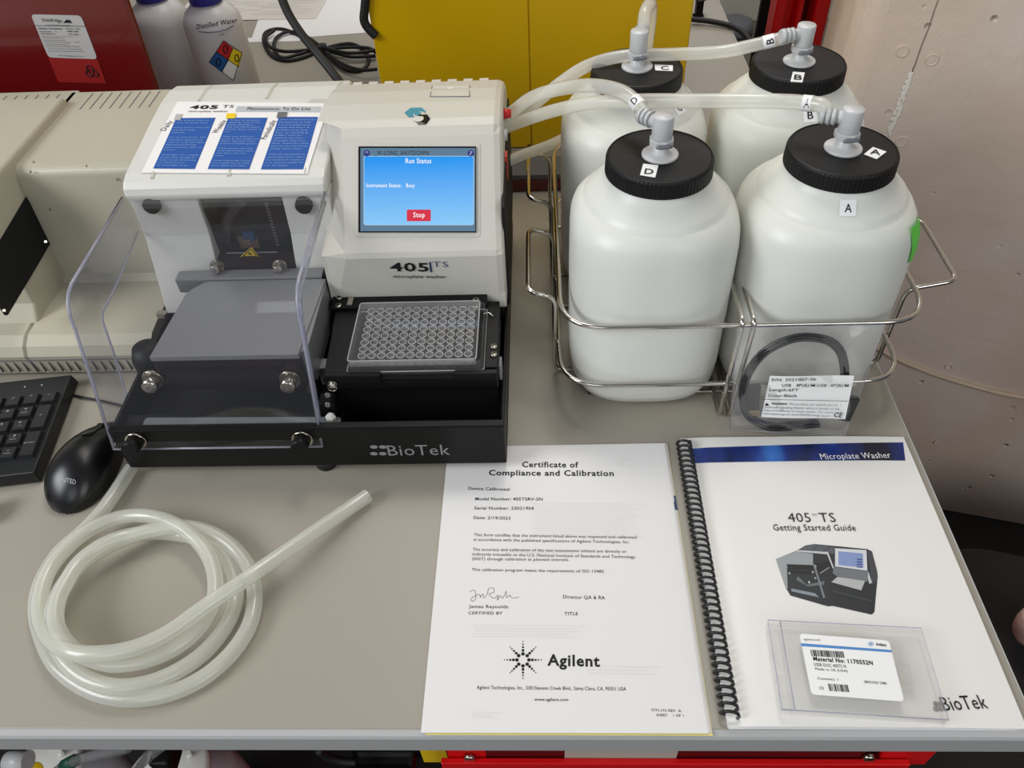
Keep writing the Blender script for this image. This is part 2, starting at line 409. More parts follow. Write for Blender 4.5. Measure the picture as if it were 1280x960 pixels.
MB().box((-4, 1.10, -0.80), (4, 5.0, -0.7505)).build('floor', M['floor2'], kind='structure', label='pale floor beyond the table')
MB().box((-4, 3.2, -0.75), (4, 3.3, 2.4)).build('wall_back', M['wallf'], kind='structure')
MB().box((-4, 3.185, -0.75), (4, 3.2, -0.63), 0.004).build('baseboard_back', M['beige_top'], kind='structure')
# concrete pier on the right: face through two floor points
f0 = PZ(1180, 637, -0.75); f1 = PZ(1280, 655, -0.75); fd = (f1 - f0).normalized(); fd.z = 0; fd.normalize()
fn_ = Vector((fd.y, -fd.x, 0))            # faces the camera
if fn_.y > 0: fn_ = -fn_
corner = PP(1070, 20, f0, fn_); corner.z = -0.75
s0 = (corner - f0).dot(fd)
a0 = f0 + fd*s0; a1 = f0 + fd*2.2; back = -fn_*0.5
prof = []
rc = 0.035
for k in range(7):
    q = PI/2*k/6; prof.append(a0 + fd*(rc - rc*math.cos(q)) - fn_*(rc - rc*math.sin(q)))
prof = [a0 - fn_*0.33] + prof + [a1, a1 - fn_*0.33]
mb = MB(); mb.loft([[Vector((p.x, p.y, z)) for p in prof] for z in (-0.75, 2.3)])
pier = mb.build('wall_right', M['concrete'], kind='structure', label='painted concrete pier with small pits and form marks')
def W(u, v, off=0.0): return PP(u, v, f0 + fn_*off, fn_)
UPZ = Vector((0, 0, 1))
for (u, v, rr) in ((1128, 64, 7.2), (1165, 75, 7.5), (1127, 177, 7)):
    c = W(u, v, 0.0002); r = (W(u+rr, v) - c).length
    mb = MB(); mb.tube([c + fd*r*math.cos(2*PI*k/24) + UPZ*r*math.sin(2*PI*k/24) for k in range(24)], 0.0013, 6, closed=True)
    disc(mb, c + fn_*0.0006, r, fd, UPZ, 24)
    mb.build('form_tie_mark', M['concrete'], pier)
for (u, v, rr) in ((1186, 458, 4.6), (1171, 553, 3.3)):
    c = W(u, v, 0.0004); r = (W(u+rr, v) - c).length
    mb = MB(); mb.tube([c + fd*r*math.cos(2*PI*k/16) + UPZ*r*math.sin(2*PI*k/16) for k in range(16)], 0.0011, 6, closed=True); mb.build('form_tie_mark', M['concrete'], pier)
mb = MB(); crack = [(1173, 0), (1168, 14), (1161, 34), (1152, 58), (1144, 80), (1140, 90)]
mb.tube([W(u + random.uniform(-.6, .6), v, 0.0002) for (u, v) in crack for _ in (0,)], 0.0008, 6); mb.build('crack', mat('crack_grey', S(138, 128, 118), 0.9), pier)
mb = MB()
for i in range(90):
    q = i/90; u = 1140 - 29*q + random.uniform(-3.2, 3.2)*(0.5+0.5*math.sin(q*PI)); v = 90 + 78*q + random.uniform(-2, 2)
    c = W(u, v, 0.0); r = random.uniform(0.0015, 0.0034); mb.lathe((0, 0, 0), [(0.0001, r*0.18), (r*0.6, r*0.12), (r, 0)], 7)
    for p in mb.v[-21:]:
        x, y, z = p; p.x, p.y, p.z = c + fd*x + UPZ*y*1.4 + fn_*z
mb.build('filler_patch', mat('filler', S(235, 228, 214), 0.8), pier, fixn=False, kind='stuff')
cp = [W(u, v, 0.003) for (u, v) in ((1085, 428), (1116, 446), (1150, 461), (1190, 475), (1240, 489), (1285, 498), (1330, 505))]
MB().tube(smooth_path(cp, 6), 0.0042, 10).build('wall_cable', M['wire'], label='thin beige cable drooping across the concrete pier', cat='cable')
#@@BOTTLES
# ================================================================== FOUR CARBOYS IN A WIRE RACK
BR = 0.0775
def bottle(cx, cy, letter, label, cap_tag, body_tag, hose_dir, rot):
    t = thing('carboy', (cx, cy, 0.003), label, 'bottle', 'white reagent bottles in the wire rack')
    c = (cx, cy, 0)
    prof = [(0.050, 0.003, 2.4), (0.064, 0.004, 2.8), (0.071, 0.010, 3.0), (0.0755, 0.022, 3.0), (BR-0.0004, 0.042, 3.0), (BR-0.0004, 0.096, 2.95), (BR, 0.100, 2.9), (BR, 0.150, 2.8), (BR, 0.178, 2.7),
            (0.0768, 0.190, 2.55), (0.0745, 0.199, 2.4), (0.0705, 0.2065, 2.2), (0.0668, 0.2105, 2.05), (0.0655, 0.2113, 2), (0.0640, 0.2148, 2), (0.0615, 0.2175, 2),
            (0.0560, 0.2225, 2), (0.0500, 0.229, 2), (0.0462, 0.2340, 2), (0.0445, 0.239, 2), (0.0445, 0.246, 2)]
    MB().lathe(c, prof, 96).build('body', M['hdpe'], t)
    mb = MB(); n = 160; loops = []
    for (r, z, rib) in ((0.0462, 0.2350, 0), (0.0470, 0.2357, 1), (0.0466, 0.2490, 1), (0.0458, 0.2510, 0), (0.0446, 0.2515, 0), (0.0440, 0.2507, 0), (0.0002, 0.2505, 0)):
        loops.append([Vector((cx + (r + (0.0004 if (k % 2 and rib) else 0))*math.cos(2*PI*k/n), cy + (r + (0.0004 if (k % 2 and rib) else 0))*math.sin(2*PI*k/n), z)) for k in range(n)])
    mb.loft(loops, 0, False); mb.build('cap', M['capm'], t)
    # elbow fitting
    hd = Vector((math.cos(hose_dir), math.sin(hose_dir), 0))
    z0 = 0.2507
    mb = MB().lathe(c, [(0.0160, z0), (0.0160, z0+0.0016), (0.0150, z0+0.0024), (0.0082, z0+0.0028), (0.0072, z0+0.0045), (0.0070, z0+0.011)], 32)
    mb.lathe(c, [(0.0084, z0+0.0165), (0.0090, z0+0.018), (0.0090, z0+0.0362), (0.0085, z0+0.0370)], 32)
    b0 = Vector((cx, cy, z0+0.0282))
    mb.cyl(b0, b0 + hd*0.014, 0.0058, 0.0054, 20)
    for k in range(3): mb.cyl(b0 + hd*(0.013+0.0045*k), b0 + hd*(0.0170+0.0045*k), 0.0074, 0.0064, 20)
    fit = mb.build('elbow_fitting', M['fit'], t)
    cl = MB(); cl.lathe(c, [(0.0092, z0+0.0102), (0.0108, z0+0.0112), (0.0108, z0+0.0160), (0.0094, z0+0.0168)], 8, smooth=False, rot=rot)
    cl.build('clip_collar', M['fit'], fit)
    fr = Vector((math.cos(-PI/2 + 0.1), math.sin(-PI/2+0.1), 0)); sdv = Vector((-fr.y, fr.x, 0))
    cc = Vector((cx, cy, z0+0.0136)); p = cc + fr*0.0112
    mb = MB(); mb.tube([p + sdv*x for x in (-0.0068, -0.004, 0.004, 0.0068)], [0.0013, 0.0018, 0.0018, 0.0013], 8); mb.build('release_button', M['fitd'], fit)
    # tags
    for tg in (cap_tag,):
        if not tg: continue
        kind, corners, a, b, h = tg            # corners in pixels on the cap top / bottle side
        if kind == 'cap': mp = lambda u, v, o=0.0: PZ(u, v, 0.2512 + o)
        else: mp = lambda u, v, o=0.0: PY(u, v, cy - 0.066 + 0.0) 
        if kind == 'cap':
            q = [mp(*k) + Vector((0, 0, 0.0004)) for k in corners]; mb = MB()
            mb.add(q + [x - Vector((0, 0, 0.0005)) for x in q], [[0, 1, 2, 3], [4, 7, 6, 5], [0, 4, 5, 1], [1, 5, 6, 2], [2, 6, 7, 3], [3, 7, 4, 0]])
            tgo = mb.build('letter_tag', M['tag'], t, label='white tag lettered %s on the cap' % letter)
            l = MB(); px_text(l, letter, a, b, h, lambda u, v: mp(u, v) + Vector((0, 0, 0.0006)), up=q[3]-q[0], bold=0.01)
            l.build('letter', M['ink'], tgo, fixn=False)
    if body_tag:
        # a tag wrapped on the shoulder / body: centre angle, z, size
        (tu, tv), wd, ht, tilt, mi_, ltr = body_tag2[letter]
        best = None
        for kz in range(120, 236):
            z_ = kz/1000; p = PZ(tu, tv, z_); dx_, dy_ = p.x-cx, p.y-cy; rr = math.hypot(dx_, dy_)
            for i in range(len(prof)-1):
                if prof[i][1] <= z_ <= prof[i+1][1]: f = (z_-prof[i][1])/max(1e-6, prof[i+1][1]-prof[i][1]); r = prof[i][0]*(1-f)+prof[i+1][0]*f; e = prof[i][2]*(1-f)+prof[i+1][2]*f
            ca, sa = dx_/rr, dy_/rr; q = r*(abs(ca)**e + abs(sa)**e)**(-1/e)
            if dy_ < 0 and (best is None or abs(q-rr) < best[0]): best = (abs(q-rr), math.atan2(dy_, dx_), z_)
        ang, zc = best[1], best[2]
        def surf(s_, z_, o=0.0):
            pr = [(q[0], q[1], (q[2] if len(q) > 2 else 2)) for q in prof]
            for i in range(len(pr)-1):
                if pr[i][1] <= z_ <= pr[i+1][1]:
                    f = (z_ - pr[i][1])/max(1e-6, pr[i+1][1]-pr[i][1]); r = pr[i][0]*(1-f)+pr[i+1][0]*f; e = pr[i][2]*(1-f)+pr[i+1][2]*f; break
            a_ = ang + s_/r; ca, sa = math.cos(a_), math.sin(a_); q = r*(abs(ca)**e + abs(sa)**e)**(-1/e) + o
            return Vector((cx + q*ca, cy + q*sa, z_))
        mb = MB().sheet(lambda i, j: surf((i-0.5)*wd, zc + (j-0.5)*ht + (i-.5)*tilt, 0.0005), 6, 6)
        tgo = mb.build('letter_tag', M[mi_], t, label=('green tag on the shoulder' if mi_ == 'green' else 'white tag lettered %s on the bottle' % letter), fixn=False)
        if ltr:
            vs, fs, x0, x1 = glyphs(ltr, 0.01); l = MB()
            l.add([surf(((v.x-x0)/(x1-x0)-0.5)*wd*0.42, zc - ht*0.25 + v.y/CAPH*ht*0.5, 0.0009) for v in vs], fs); l.build('letter', M['ink'], tgo, fixn=False)
    return t
body_tag2 = {'A': ((1060, 259), 0.0135, 0.0100, 0.0, 'tag', 'A'), 'B': ((1013, 144), 0.0135, 0.0100, 0, 'tag', 'B'), 'C': ((848, 134), 0.0135, 0.0100, 0, 'tag', 'C')}
CD = (0.1045, 0.4005); CA = (0.2620, 0.4025); CC = (0.1010, 0.5750); CB = (0.2650, 0.5750)
bD = bottle(CD[0], CD[1], 'D', 'front left white bottle with black ribbed cap tagged D', ('cap', [(800, 219), (819, 222), (823, 207), (804, 205)], (805, 218), (816, 219), 6.5), None, 2.3, 0.3)
bA = bottle(CA[0], CA[1], 'A', 'front right white bottle with black ribbed cap tagged A, beside the bagged cable', ('cap', [(1080, 193), (1096, 199), (1108, 190), (1091, 184)], (1087, 193), (1100, 195), 6), 1, 2.87, 0.3)
bC = bottle(CC[0], CC[1], 'C', 'rear left white bottle with black cap tagged C, in front of yellow cabinet', ('cap', [(819, 88), (841, 89), (841, 82), (818, 81)], (826, 88), (836, 88), 4.5), 1, 1.35, 0.2)
bB = bottle(CB[0], CB[1], 'B', 'rear right white bottle with black cap tagged B, nearest the concrete pier', ('cap', [(988, 102), (1003, 103), (1006, 91), (991, 90)], (992, 100), (1002, 101), 6), 1, 3.35, 0.3)
# green tag on the right shoulder of bottle A
mb = MB()
def gsurf(a, z, o): 
    ex = 2.7 if z < 0.178 else 2.7 - (z-0.178)*12; r = 0.0777 if z < 0.178 else 0.0777 - (z-0.178)*0.06 - max(0, z-0.189)*0.20
    ca, sa = math.cos(a), math.sin(a); q = r*(abs(ca)**ex+abs(sa)**ex)**(-1/ex) + o; return Vector((CA[0]+q*ca, CA[1]+q*sa, z))
mb.sheet(lambda i, j: gsurf(-0.80 + i*0.42, 0.172 + j*0.034 - i*0.004, 0.0012), 6, 8)
mb.build('paper_tag', M['green'], bA, label='bright green tag on the right side', fixn=False)

# wire rack
rk = thing('bottle_rack', (0.183, 0.49, 0), 'polished wire rack with side handles holding the four white bottles', 'rack')
WR = 0.0024
X0, X1 = 0.0165, 0.352; Y0, Y1 = 0.3185, 0.664
def rail(z, x1=X1):
    P = [(X0, Y0, z), (x1, Y0, z), (x1, Y1, z), (X0, Y1, z)]
    MB().tube(round_path(P, 0.045, 8, True), WR, 10, closed=True).build('rail', M['steel'], rk)
rail(0.1235); rail(0.0470)
for sx, x in ((-1, X0 - 0.0045), (1, X1 + 0.0045)):
    for (ya, yb) in ((0.386, 0.492), (0.552, 0.652)):
        o = sx*0.026; zz = 0.1055
        if sx > 0: o = 0.047 
        xin = x - sx*0.05
        P = [(xin, ya, 0.0028), (x, ya, 0.0028), (x, ya, zz), (x+o, ya+0.002*sx, zz+0.008), (x+o, yb, zz+0.008), (x, yb, zz), (x, yb, 0.0028), (xin, yb, 0.0028)]
        MB().tube(round_path(P, 0.012, 6), WR, 10).build('handle', M['steel'], rk)
for x in (0.1790, 0.1895):
    P = [(x-0.001, Y0-0.004, 0.0028), (x+0.0015, Y0-0.0045, 0.131), (x+0.0015, Y1+0.0045, 0.131), (x-0.001, Y1+0.004, 0.0028)]
    MB().tube(round_path(P, 0.008, 5, True), WR, 10, closed=True).build('divider', M['steel'], rk)
for y in (0.350, 0.455, 0.525, 0.63):
    MB().tube([(X0+0.03, y, 0.0022), (X1-0.03, y, 0.0022)], 0.0018, 8).build('floor_wire', M['steel'], rk)

# ------------------------------------------------------------------ soft tubing from the washer to the caps
tg_ = 'clear supply tubes between the washer and the bottles'
def hose(pts, label, r=0.0064, tagpx=None, n=8, name='supply_tube'):
    path = smooth_path(pts, n); t = thing(name, path[-1], label, 'tube', tg_)
    MB().tube(path, r, 16).build('tube_wall', M['tube'], t)
    return t, path
def sleeve(t, path, i0, i1, letter, r=0.0067, across=False):
    seg = path[i0:i1+1]; mb = MB().tube(seg, r, 20, cap=False); sl = mb.build('letter_sleeve', M['tag'], t, label='white paper sleeve lettered %s' % letter)
    mid = seg[len(seg)//2]; d = (seg[-1]-seg[0]).normalized(); view = (CAM_LOC - mid).normalized()
    nn = (view - d*view.dot(d)).normalized(); upd = -d
    sd = upd.cross(nn); vs, fs, x0, x1 = glyphs(letter, 0.01); l = MB(); out = []
    wd = 0.0050; ht = 0.0070
    for v in vs:
        x = ((v.x-x0)/(x1-x0)-0.5)*wd; y = (v.y/CAPH-0.5)*ht
        if across: x, y = y, x
        a = x/r
        out.append(mid + upd*y + nn*(r+0.0003)*math.cos(a) + sd*(r+0.0003)*math.sin(a))
    l.add(out, fs); l.build('letter', M['ink'], sl, fixn=False)
ZH = 0.2789
def out_pt(c, ang, d, dz=0.0): return Vector((c[0]+math.cos(ang)*d, c[1]+math.sin(ang)*d, ZH+dz))
DEV = lambda u, v, y: PY(u, v, y)
tD, pD = hose([PY(622, 152, 0.56), PY(640, 140, 0.55), PY(665, 122, 0.53), PY(700, 111, 0.505), PY(740, 107, 0.475), PY(775, 114, 0.450), PY(797, 130, 0.432), out_pt(CD, 2.3, 0.018)],
              'clear tube arching from the washer to the cap tagged D')
sleeve(tD, pD, 46, 50, 'D')
tA, pA = hose([PY(618, 166, 0.55), PY(640, 156, 0.545), PY(690, 139, 0.52), PY(740, 129, 0.49), PY(800, 126, 0.465), PY(870, 126, 0.445), PY(940, 126, 0.43), PY(985, 127, 0.425), PY(1008, 129, 0.42), PY(1028, 132, 0.412), out_pt(CA, 2.87, 0.018)],
              'long straight clear tube running from the washer to the cap tagged A')
sleeve(tA, pA, 62, 67, 'A', across=True)
tB, pB = hose([PY(615, 158, 0.575), PY(642, 146, 0.575), PY(668, 130, 0.575), PY(700, 104, 0.578), PY(735, 82, 0.58), PY(780, 70, 0.582), PY(840, 68, 0.583), PY(900, 65, 0.583), PY(940, 57, 0.58), PY(965, 51, 0.578), PY(985, 46, 0.576), out_pt(CB, 3.35, 0.018)],
              'clear tube passing in front of the rear left fitting to the cap tagged B')
sleeve(tB, pB, 68, 73, 'B')
tC, pC = hose([PY(630, 204, 0.600), PY(650, 195, 0.62), PY(690, 180, 0.65), PY(730, 160, 0.685), Vector((0.120, 0.690, 0.15)), Vector((0.124, 0.682, 0.215)), Vector((0.122, 0.655, 0.268)), Vector((0.117, 0.630, 0.292)), Vector((0.109, 0.607, 0.292)), out_pt(CC, 1.25, 0.018)],
              'clear tube looping behind the rear left bottle to the cap tagged C', n=6)
#@@WASHER
# ================================================================== MICROPLATE WASHER
XL, XRW, XM = -0.408, -0.037, -0.212
ws = thing('microplate_washer', (-0.222, 0.44, 0.0), 'white and black microplate washer with touchscreen and clear splash shield', 'instrument')
# base: tray shell in black metal
zb, zt = 0.012, 0.0665
mb = MB()
mb.box((XL, 0.2500, zb), (XRW, 0.2540, zt), 0.0012)          # front wall
mb.box((XL, 0.2540, zb), (XL+0.003, 0.640, zt-0.001), 0.0008)
mb.box((XRW-0.003, 0.2540, zb), (XRW, 0.640, zt-0.001), 0.0008)
mb.box((XL, 0.2540, zb), (XRW, 0.642, zb+0.010))
mb.box((-0.214, 0.405, zb+0.01), (XRW-0.003, 0.640, 0.088), 0.002); mb.box((XL+0.003, 0.426, zb+0.01), (-0.214, 0.640, 0.070), 0.002)
mb.build('base', M['black'], ws)
MB().box((XL, 0.2505, zt-0.0008), (XRW, 0.258, zt+0.0008), 0.0006).build('front_flange', M['black'], ws)
for (x, y) in ((-0.217, 0.262), (-0.39, 0.31), (-0.06, 0.31), (-0.39, 0.60), (-0.06, 0.60)):
    MB().lathe((x, y, 0), [(0.0090, 0.0), (0.0105, 0.001), (0.0105, 0.012)], 24).build('foot', M['rubber'], ws)
# inner trough step
MB().box((-0.207, 0.256, zb+0.010), (-0.043, 0.300, 0.026), 0.002).build('trough', M['black_m'], ws)
# brand lettering on the front
mp = lambda u, v: PY(u, v, 0.2500)
lg = MB(); px_text(lg, 'BioTek', (486, 569), (563, 568), 12.5, mp, 0.0004, 0.0); lg.build('brand_lettering', M['silv'], ws, fixn=False)
mb = MB()
for du in (-5.6, 5.6):
    for dv in (-4.2, 4.2): disc(mb, mp(473+du, 562.5+dv) + Vector((0, -0.0004, 0)), 1.0, Vector((0.0036, 0, 0)), Vector((0, 0, 0.0026)), 20)
mb.build('brand_mark', M['silv'], ws, fixn=False)
# ---- left housing: roof, two columns, dark bay
roof = [(0.4405, 0.1940), (0.4395, 0.2000), (0.4410, 0.2060), (0.4460, 0.2110), (0.4560, 0.2145), (0.50, 0.2195), (0.54, 0.2245), (0.577, 0.2278), (0.605, 0.2275), (0.625, 0.2235), (0.638, 0.212), (0.642, 0.195), (0.642, 0.19), (0.45, 0.1935)]
MB().prism(roof, XL, XM+0.004, 0.003, seg=3).build('roof_cover', M['white_h'], ws)
def roof_z(y):
    for i in range(len(roof)-1):
        a, b = roof[i], roof[i+1]
        if a[0] <= y <= b[0] and i > 1: return a[1] + (b[1]-a[1])*(y-a[0])/max(1e-6, b[0]-a[0])
    return 0.2
colp = [(0.4450, 0.1935), (0.4425, 0.150), (0.4200, 0.078), (0.642, 0.078), (0.642, 0.192)]
MB().prism([(0.4450, 0.1935), (0.4425, 0.150), (0.4200, 0.066), (0.642, 0.066), (0.642, 0.192)], XL+0.0005, -0.3395, 0.001).build('left_column', M['white_h'], ws)
MB().prism([(0.4450, 0.1935), (0.4400, 0.150), (0.4150, 0.078), (0.642, 0.078), (0.642, 0.192)], -0.2550, XM+0.004, 0.001).build('right_column', M['white_h'], ws)
# roof ribs (shallow grooves)
for u_t, u_b in (((262, 103), (240, 125)), ((343, 103), (322, 125)), ((424, 103), (408, 125))):
    x = PZ(u_t[0], 108, 0.226).x
    mb = MB(); ys = [0.578+0.009*k for k in range(6)]
    mb.loft([[Vector((x-0.0022, y, roof_z(y)+0.0001)), Vector((x, y, roof_z(y)+0.0009)), Vector((x+0.0022, y, roof_z(y)+0.0001))] for y in ys], closed=False, cap=False)
    mb.build('roof_groove', M['beige_top'], ws, fixn=False)
for u in (188, 283, 378):
    p = PZ(u, 225, 0.2135)
    mb = MB(); ys = [0.4495+0.0016*k for k in range(6)]
    mb.loft([[Vector((p.x-0.0022, y, roof_z(y)+0.0001)), Vector((p.x-0.001, y, roof_z(y)+0.0010)), Vector((p.x+0.001, y, roof_z(y)+0.0010)), Vector((p.x+0.0022, y, roof_z(y)+0.0001))] for y in ys], closed=False, cap=False)
    mb.build('roof_groove', M['beige_top'], ws, fixn=False)
# bay interior
mb = MB(); mb.box((-0.3395, 0.50, 0.066), (-0.2550, 0.64, 0.193)); mb.build('bay_back', M['black_m'], ws)
for x in (-0.3394, -0.2562): MB().box((x, 0.450, 0.08), (x+0.001, 0.50, 0.1925)).build('bay_liner', M['black_m'], ws)
MB().box((-0.3394, 0.450, 0.1915), (-0.2552, 0.50, 0.1925)).build('bay_liner', M['black_m'], ws)
bay = MB().box((-0.3385, 0.4475, 0.120), (-0.2560, 0.4490, 0.1935), 0.0003).build('bay_window', M['window'], ws)
mb = MB()
c0 = PY(305, 300, 0.47)
mb.tube(smooth_path([PY(u, v, 0.475) for u, v in ((286, 318), (283, 300), (284, 280), (291, 264), (304, 252))], 6), 0.0045, 10)
mb.build('inner_tube', M['glassy'], ws)
MB().box(PY(307, 299, 0.474), PY(316, 291, 0.470)).build('connector', mat('connector_blue', S(40, 120, 190), 0.4), ws)
mb = MB(); mb.box(PY(302, 309, 0.478), PY(320, 296, 0.476)); mb.box(PY(305, 304, 0.472), PY(312, 300, 0.469)); mb.build('connector_body', M['pink'], ws)
mb = MB()
for k in range(15):
    q = k/14; p = PY(333 + 14*q, 254 + 52*q, 0.470); mb.box(p - Vector((0.0016, 0.0005, 0.0009)), p + Vector((0.0016, 0.0005, 0.0009)))
mb.build('rack_teeth', M['silv'], ws)
# carriage bracket that carries the manifold
mb = MB(); mb.prism([(0.4440, 0.1230), (0.4300, 0.1180), (0.4220, 0.1000), (0.4220, 0.0800), (0.4460, 0.0800), (0.4475, 0.1230)], -0.3450, -0.2580, 0.002)
brk = mb.build('carriage_bracket', M['maroon'], ws)
mb = MB(); mb.box(PY(283, 316.5, 0.4435), PY(346, 315, 0.4425)); mb.build('label_line', M['silv'], brk)
def P2(u, v): return PY(u, v, 0.4425)
mb = MB(); tri = [P2(301, 320), P2(323.5, 320), P2(314.5, 308.5)]
cen = sum(tri, Vector())/3
mb.add([p + Vector((0, -0.0012, 0)) for p in tri] + [p + Vector((0, -0.0002, 0)) for p in tri], [[0, 1, 2], [5, 4, 3], [0, 3, 4, 1], [1, 4, 5, 2], [2, 5, 3, 0]])
wt = mb.build('warning_label', M['warn'], brk)
mb = MB()
for k in range(3):
    a, b = tri[k], tri[(k+1) % 3]; a = cen + (a-cen)*0.80 + Vector((0, -0.0014, 0)); b = cen + (b-cen)*0.80 + Vector((0, -0.0014, 0)); mb.tube([a, b], 0.0005, 6)
mb.tube([cen + Vector((-0.0015, -0.0014, -0.0008)), cen + Vector((0.0012, -0.0014, 0.0014))], 0.0007, 6); mb.tube([cen + Vector((-0.0018, -0.0014, 0.001)), cen + Vector((0.0018, -0.0014, -0.001))], 0.0006, 6)
mb.build('warning_symbol', M['ink'], wt)
def thumb(parent, p, d, r, l, m=M['nickel'], washer=True, name='thumb_screw'):
    p = Vector(p); d = Vector(d).normalized(); mb = MB()
    if washer: mb.cyl(p, p + d*0.0025, r*1.55, r*1.5, 24)
    mb.cyl(p + d*0.002, p + d*(l-0.0008), r, r, 24); mb.cyl(p + d*(l-0.0008), p + d*l, r, r*0.85, 24)
    o = mb.build(name, m, parent)
    mb = MB(); q = p + d*(l+0.0001); mb.cyl(q - d*0.001, q + d*0.0002, r*0.38, r*0.38, 6); mb.build('hex_socket', M['ink_g'], o)
    return o
dn = Vector((0.02, -0.85, 0.15))
for u in (272, 350): thumb(brk, PY(u, 332, 0.424), dn, 0.0048, 0.011)
# manifold block
BX0, BX1, BY0, BY1, BZ = -0.3630, -0.2240, 0.2940, 0.4040, 0.1205
man = MB()
man.prism([(BX0, BY0), (BX1, BY0), (BX1+0.0055, BY1), (BX0+0.022, BY1), (BX0+0.010, BY1-0.012), (BX0+0.006, BY1-0.02)], BZ-0.006, BZ, 0.0006, axis='z')
man = man.build('manifold_top', M['alu'], ws)
mb = MB()
mb.box((-0.3760, 0.4075, 0.1030), (-0.2200, 0.4230, 0.1205), 0.0015); mb.build('manifold_bar', M['alu'], ws)
for u in (273, 350): mb = MB().tube([PZ(u, 364, 0.118) + Vector((0, -0.004, 0)), PZ(u, 364, 0.118) + Vector((0, 0.008, 0))], 0.0016, 8); mb.build('guide_pin', M['nickel'], man)
mb = MB(); mb.prism([(0.2945, BZ-0.006), (0.2925, 0.1085), (0.2945, 0.0760), (0.300, 0.072), (0.376, 0.072), (0.378, BZ-0.006)], BX0+0.001, BX1, 0.0015)
mb.build('manifold_body', M['maroon'], ws)
mb = MB(); mb.box((BX1-0.001, 0.300, 0.074), (BX1+0.006, 0.402, BZ-0.002), 0.001); mb.build('manifold_end_plate', M['alu'], ws)
mb = MB(); mb.box((-0.2230, 0.405, 0.074), (-0.2130, 0.432, 0.123), 0.001); mb.build('manifold_stop', M['black'], ws)
for u in (192, 363): thumb(ws, PY(u, 473, 0.2925), (0, -1, 0.05), 0.0068, 0.014)
MB().lathe(PY(176, 452, 0.35) + Vector((0.012, 0.0, 0)), [(0.0001, -0.022), (0.013, -0.020), (0.0175, -0.008), (0.0175, 0.008), (0.013, 0.020), (0.0001, 0.022)], 24).build('motor_housing', M['black_m'], ws)  # dark rounded body taken for a motor housing
p = PY(204, 393, 0.405); MB().box(p + Vector((-0.006, -0.004, -0.003)), p + Vector((0.004, 0.004, 0.003)), 0.001).build('latch_pin', M['nickel'], ws)
# tray under manifold
mb = MB(); mb.box((-0.4040, 0.256, zb+0.010), (-0.212, 0.402, 0.034), 0.002); mb.build('wash_station', M['black'], ws)
_q = [PZ(u, v, 0.0600) for u, v in ((176, 536.5), (425, 536.5), (426, 521), (182, 522))]
mb = MB(); mb.prism([(p.x, p.y) for p in round_path([Vector((p.x, p.y, 0)) for p in _q], 0.003, 3, True)], 0.0578, 0.0600, axis='z')
mb.build('drip_strip', M['frost'], ws)
mb = MB().box((-0.402, 0.256, 0.034), (-0.19, 0.280, 0.0570), 0.001); mb.build('strip_mount', M['black_m'], ws)
# ---- shield
prof_o = [(0.4400, 0.1980), (0.3120, 0.1935), (0.3020, 0.1905), (0.2940, 0.1840), (0.2885, 0.1740), (0.2860, 0.1620), (0.2475, 0.0440)]
th = 0.0028
def offp(P, d):
    out = []
    for i, p in enumerate(P):
        a = Vector(P[max(i-1, 0)]); b = Vector(P[min(i+1, len(P)-1)]); t_ = (b-a).normalized(); out.append((p[0] - t_.y*d*-1*-1, p[1] + t_.x*d))
    return out
prof_i = [(a[0] + (0.0025 if i > 2 else 0.0002), a[1] - (0.0028 if i < 4 else 0.0006)) for i, a in enumerate(prof_o)]
sh = thing  # keep name free
mb = MB(); mb.prism(prof_o + prof_i[::-1], XL-0.0036, -0.2100); shield = mb.build('splash_shield', M['clearp'], ws, label='clear acrylic splash shield')
# side flanges
sideL = [(0.4400, 0.1952)] + prof_i[1:] + [(0.2560, 0.0480), (0.3020, 0.0640), (0.3150, 0.105), (0.3240, 0.140), (0.3300, 0.1450), (0.3640, 0.1465), (0.4405, 0.158)]
def shield_side(x0, x1, P):
    mb = MB(); mb.prism(P, x0, x1); mb.build('shield_side', M['clearp'], shield)
shield_side(XL-0.0036, XL-0.0010, sideL)
sideR = [(0.4400, 0.1952)] + prof_i[1:] + [(0.2590, 0.0480), (0.2700, 0.075), (0.2960, 0.160), (0.3030, 0.172), (0.3150, 0.180), (0.4405, 0.187)]
shield_side(-0.2127, -0.2100, sideR)
# polished edges read brighter
for x in (XL-0.0030, -0.2099):
    mb = MB(); mb.tube([Vector((x, a[0]+0.0007, a[1]-0.0005)) for a in prof_o], 0.0016, 8); mb.build('shield_edge', M['acr_edge'], shield)
mb = MB(); mb.tube([Vector((-0.2113, a[0], a[1])) for a in [(0.4405, 0.187), (0.3150, 0.180), (0.3030, 0.172), (0.2960, 0.160), (0.2700, 0.075), (0.2590, 0.048)]], 0.0013, 8); mb.build('shield_edge', M['acr_edge'], shield)
mb = MB(); mb.tube([Vector((XL-0.0023, a[0], a[1])) for a in sideL[7:]], 0.0010, 8); mb.build('shield_edge', M['acr_edge'], shield)
mb = MB(); mb.tube([Vector((XL-0.003, 0.2475, 0.0442)), Vector((-0.21, 0.2475, 0.0442))], 0.0011, 8); mb.build('shield_edge', M['acr_edge'], shield)
for u, v in ((190, 256), (380, 256)):
    p = PY(u, v, 0.4425); mb = MB().cyl(p + Vector((0, 0.003, 0)), p + Vector((0, -0.004, 0.0)), 0.0088, 0.0082, 28); mb.build('shield_pivot', M['black_m'], shield)
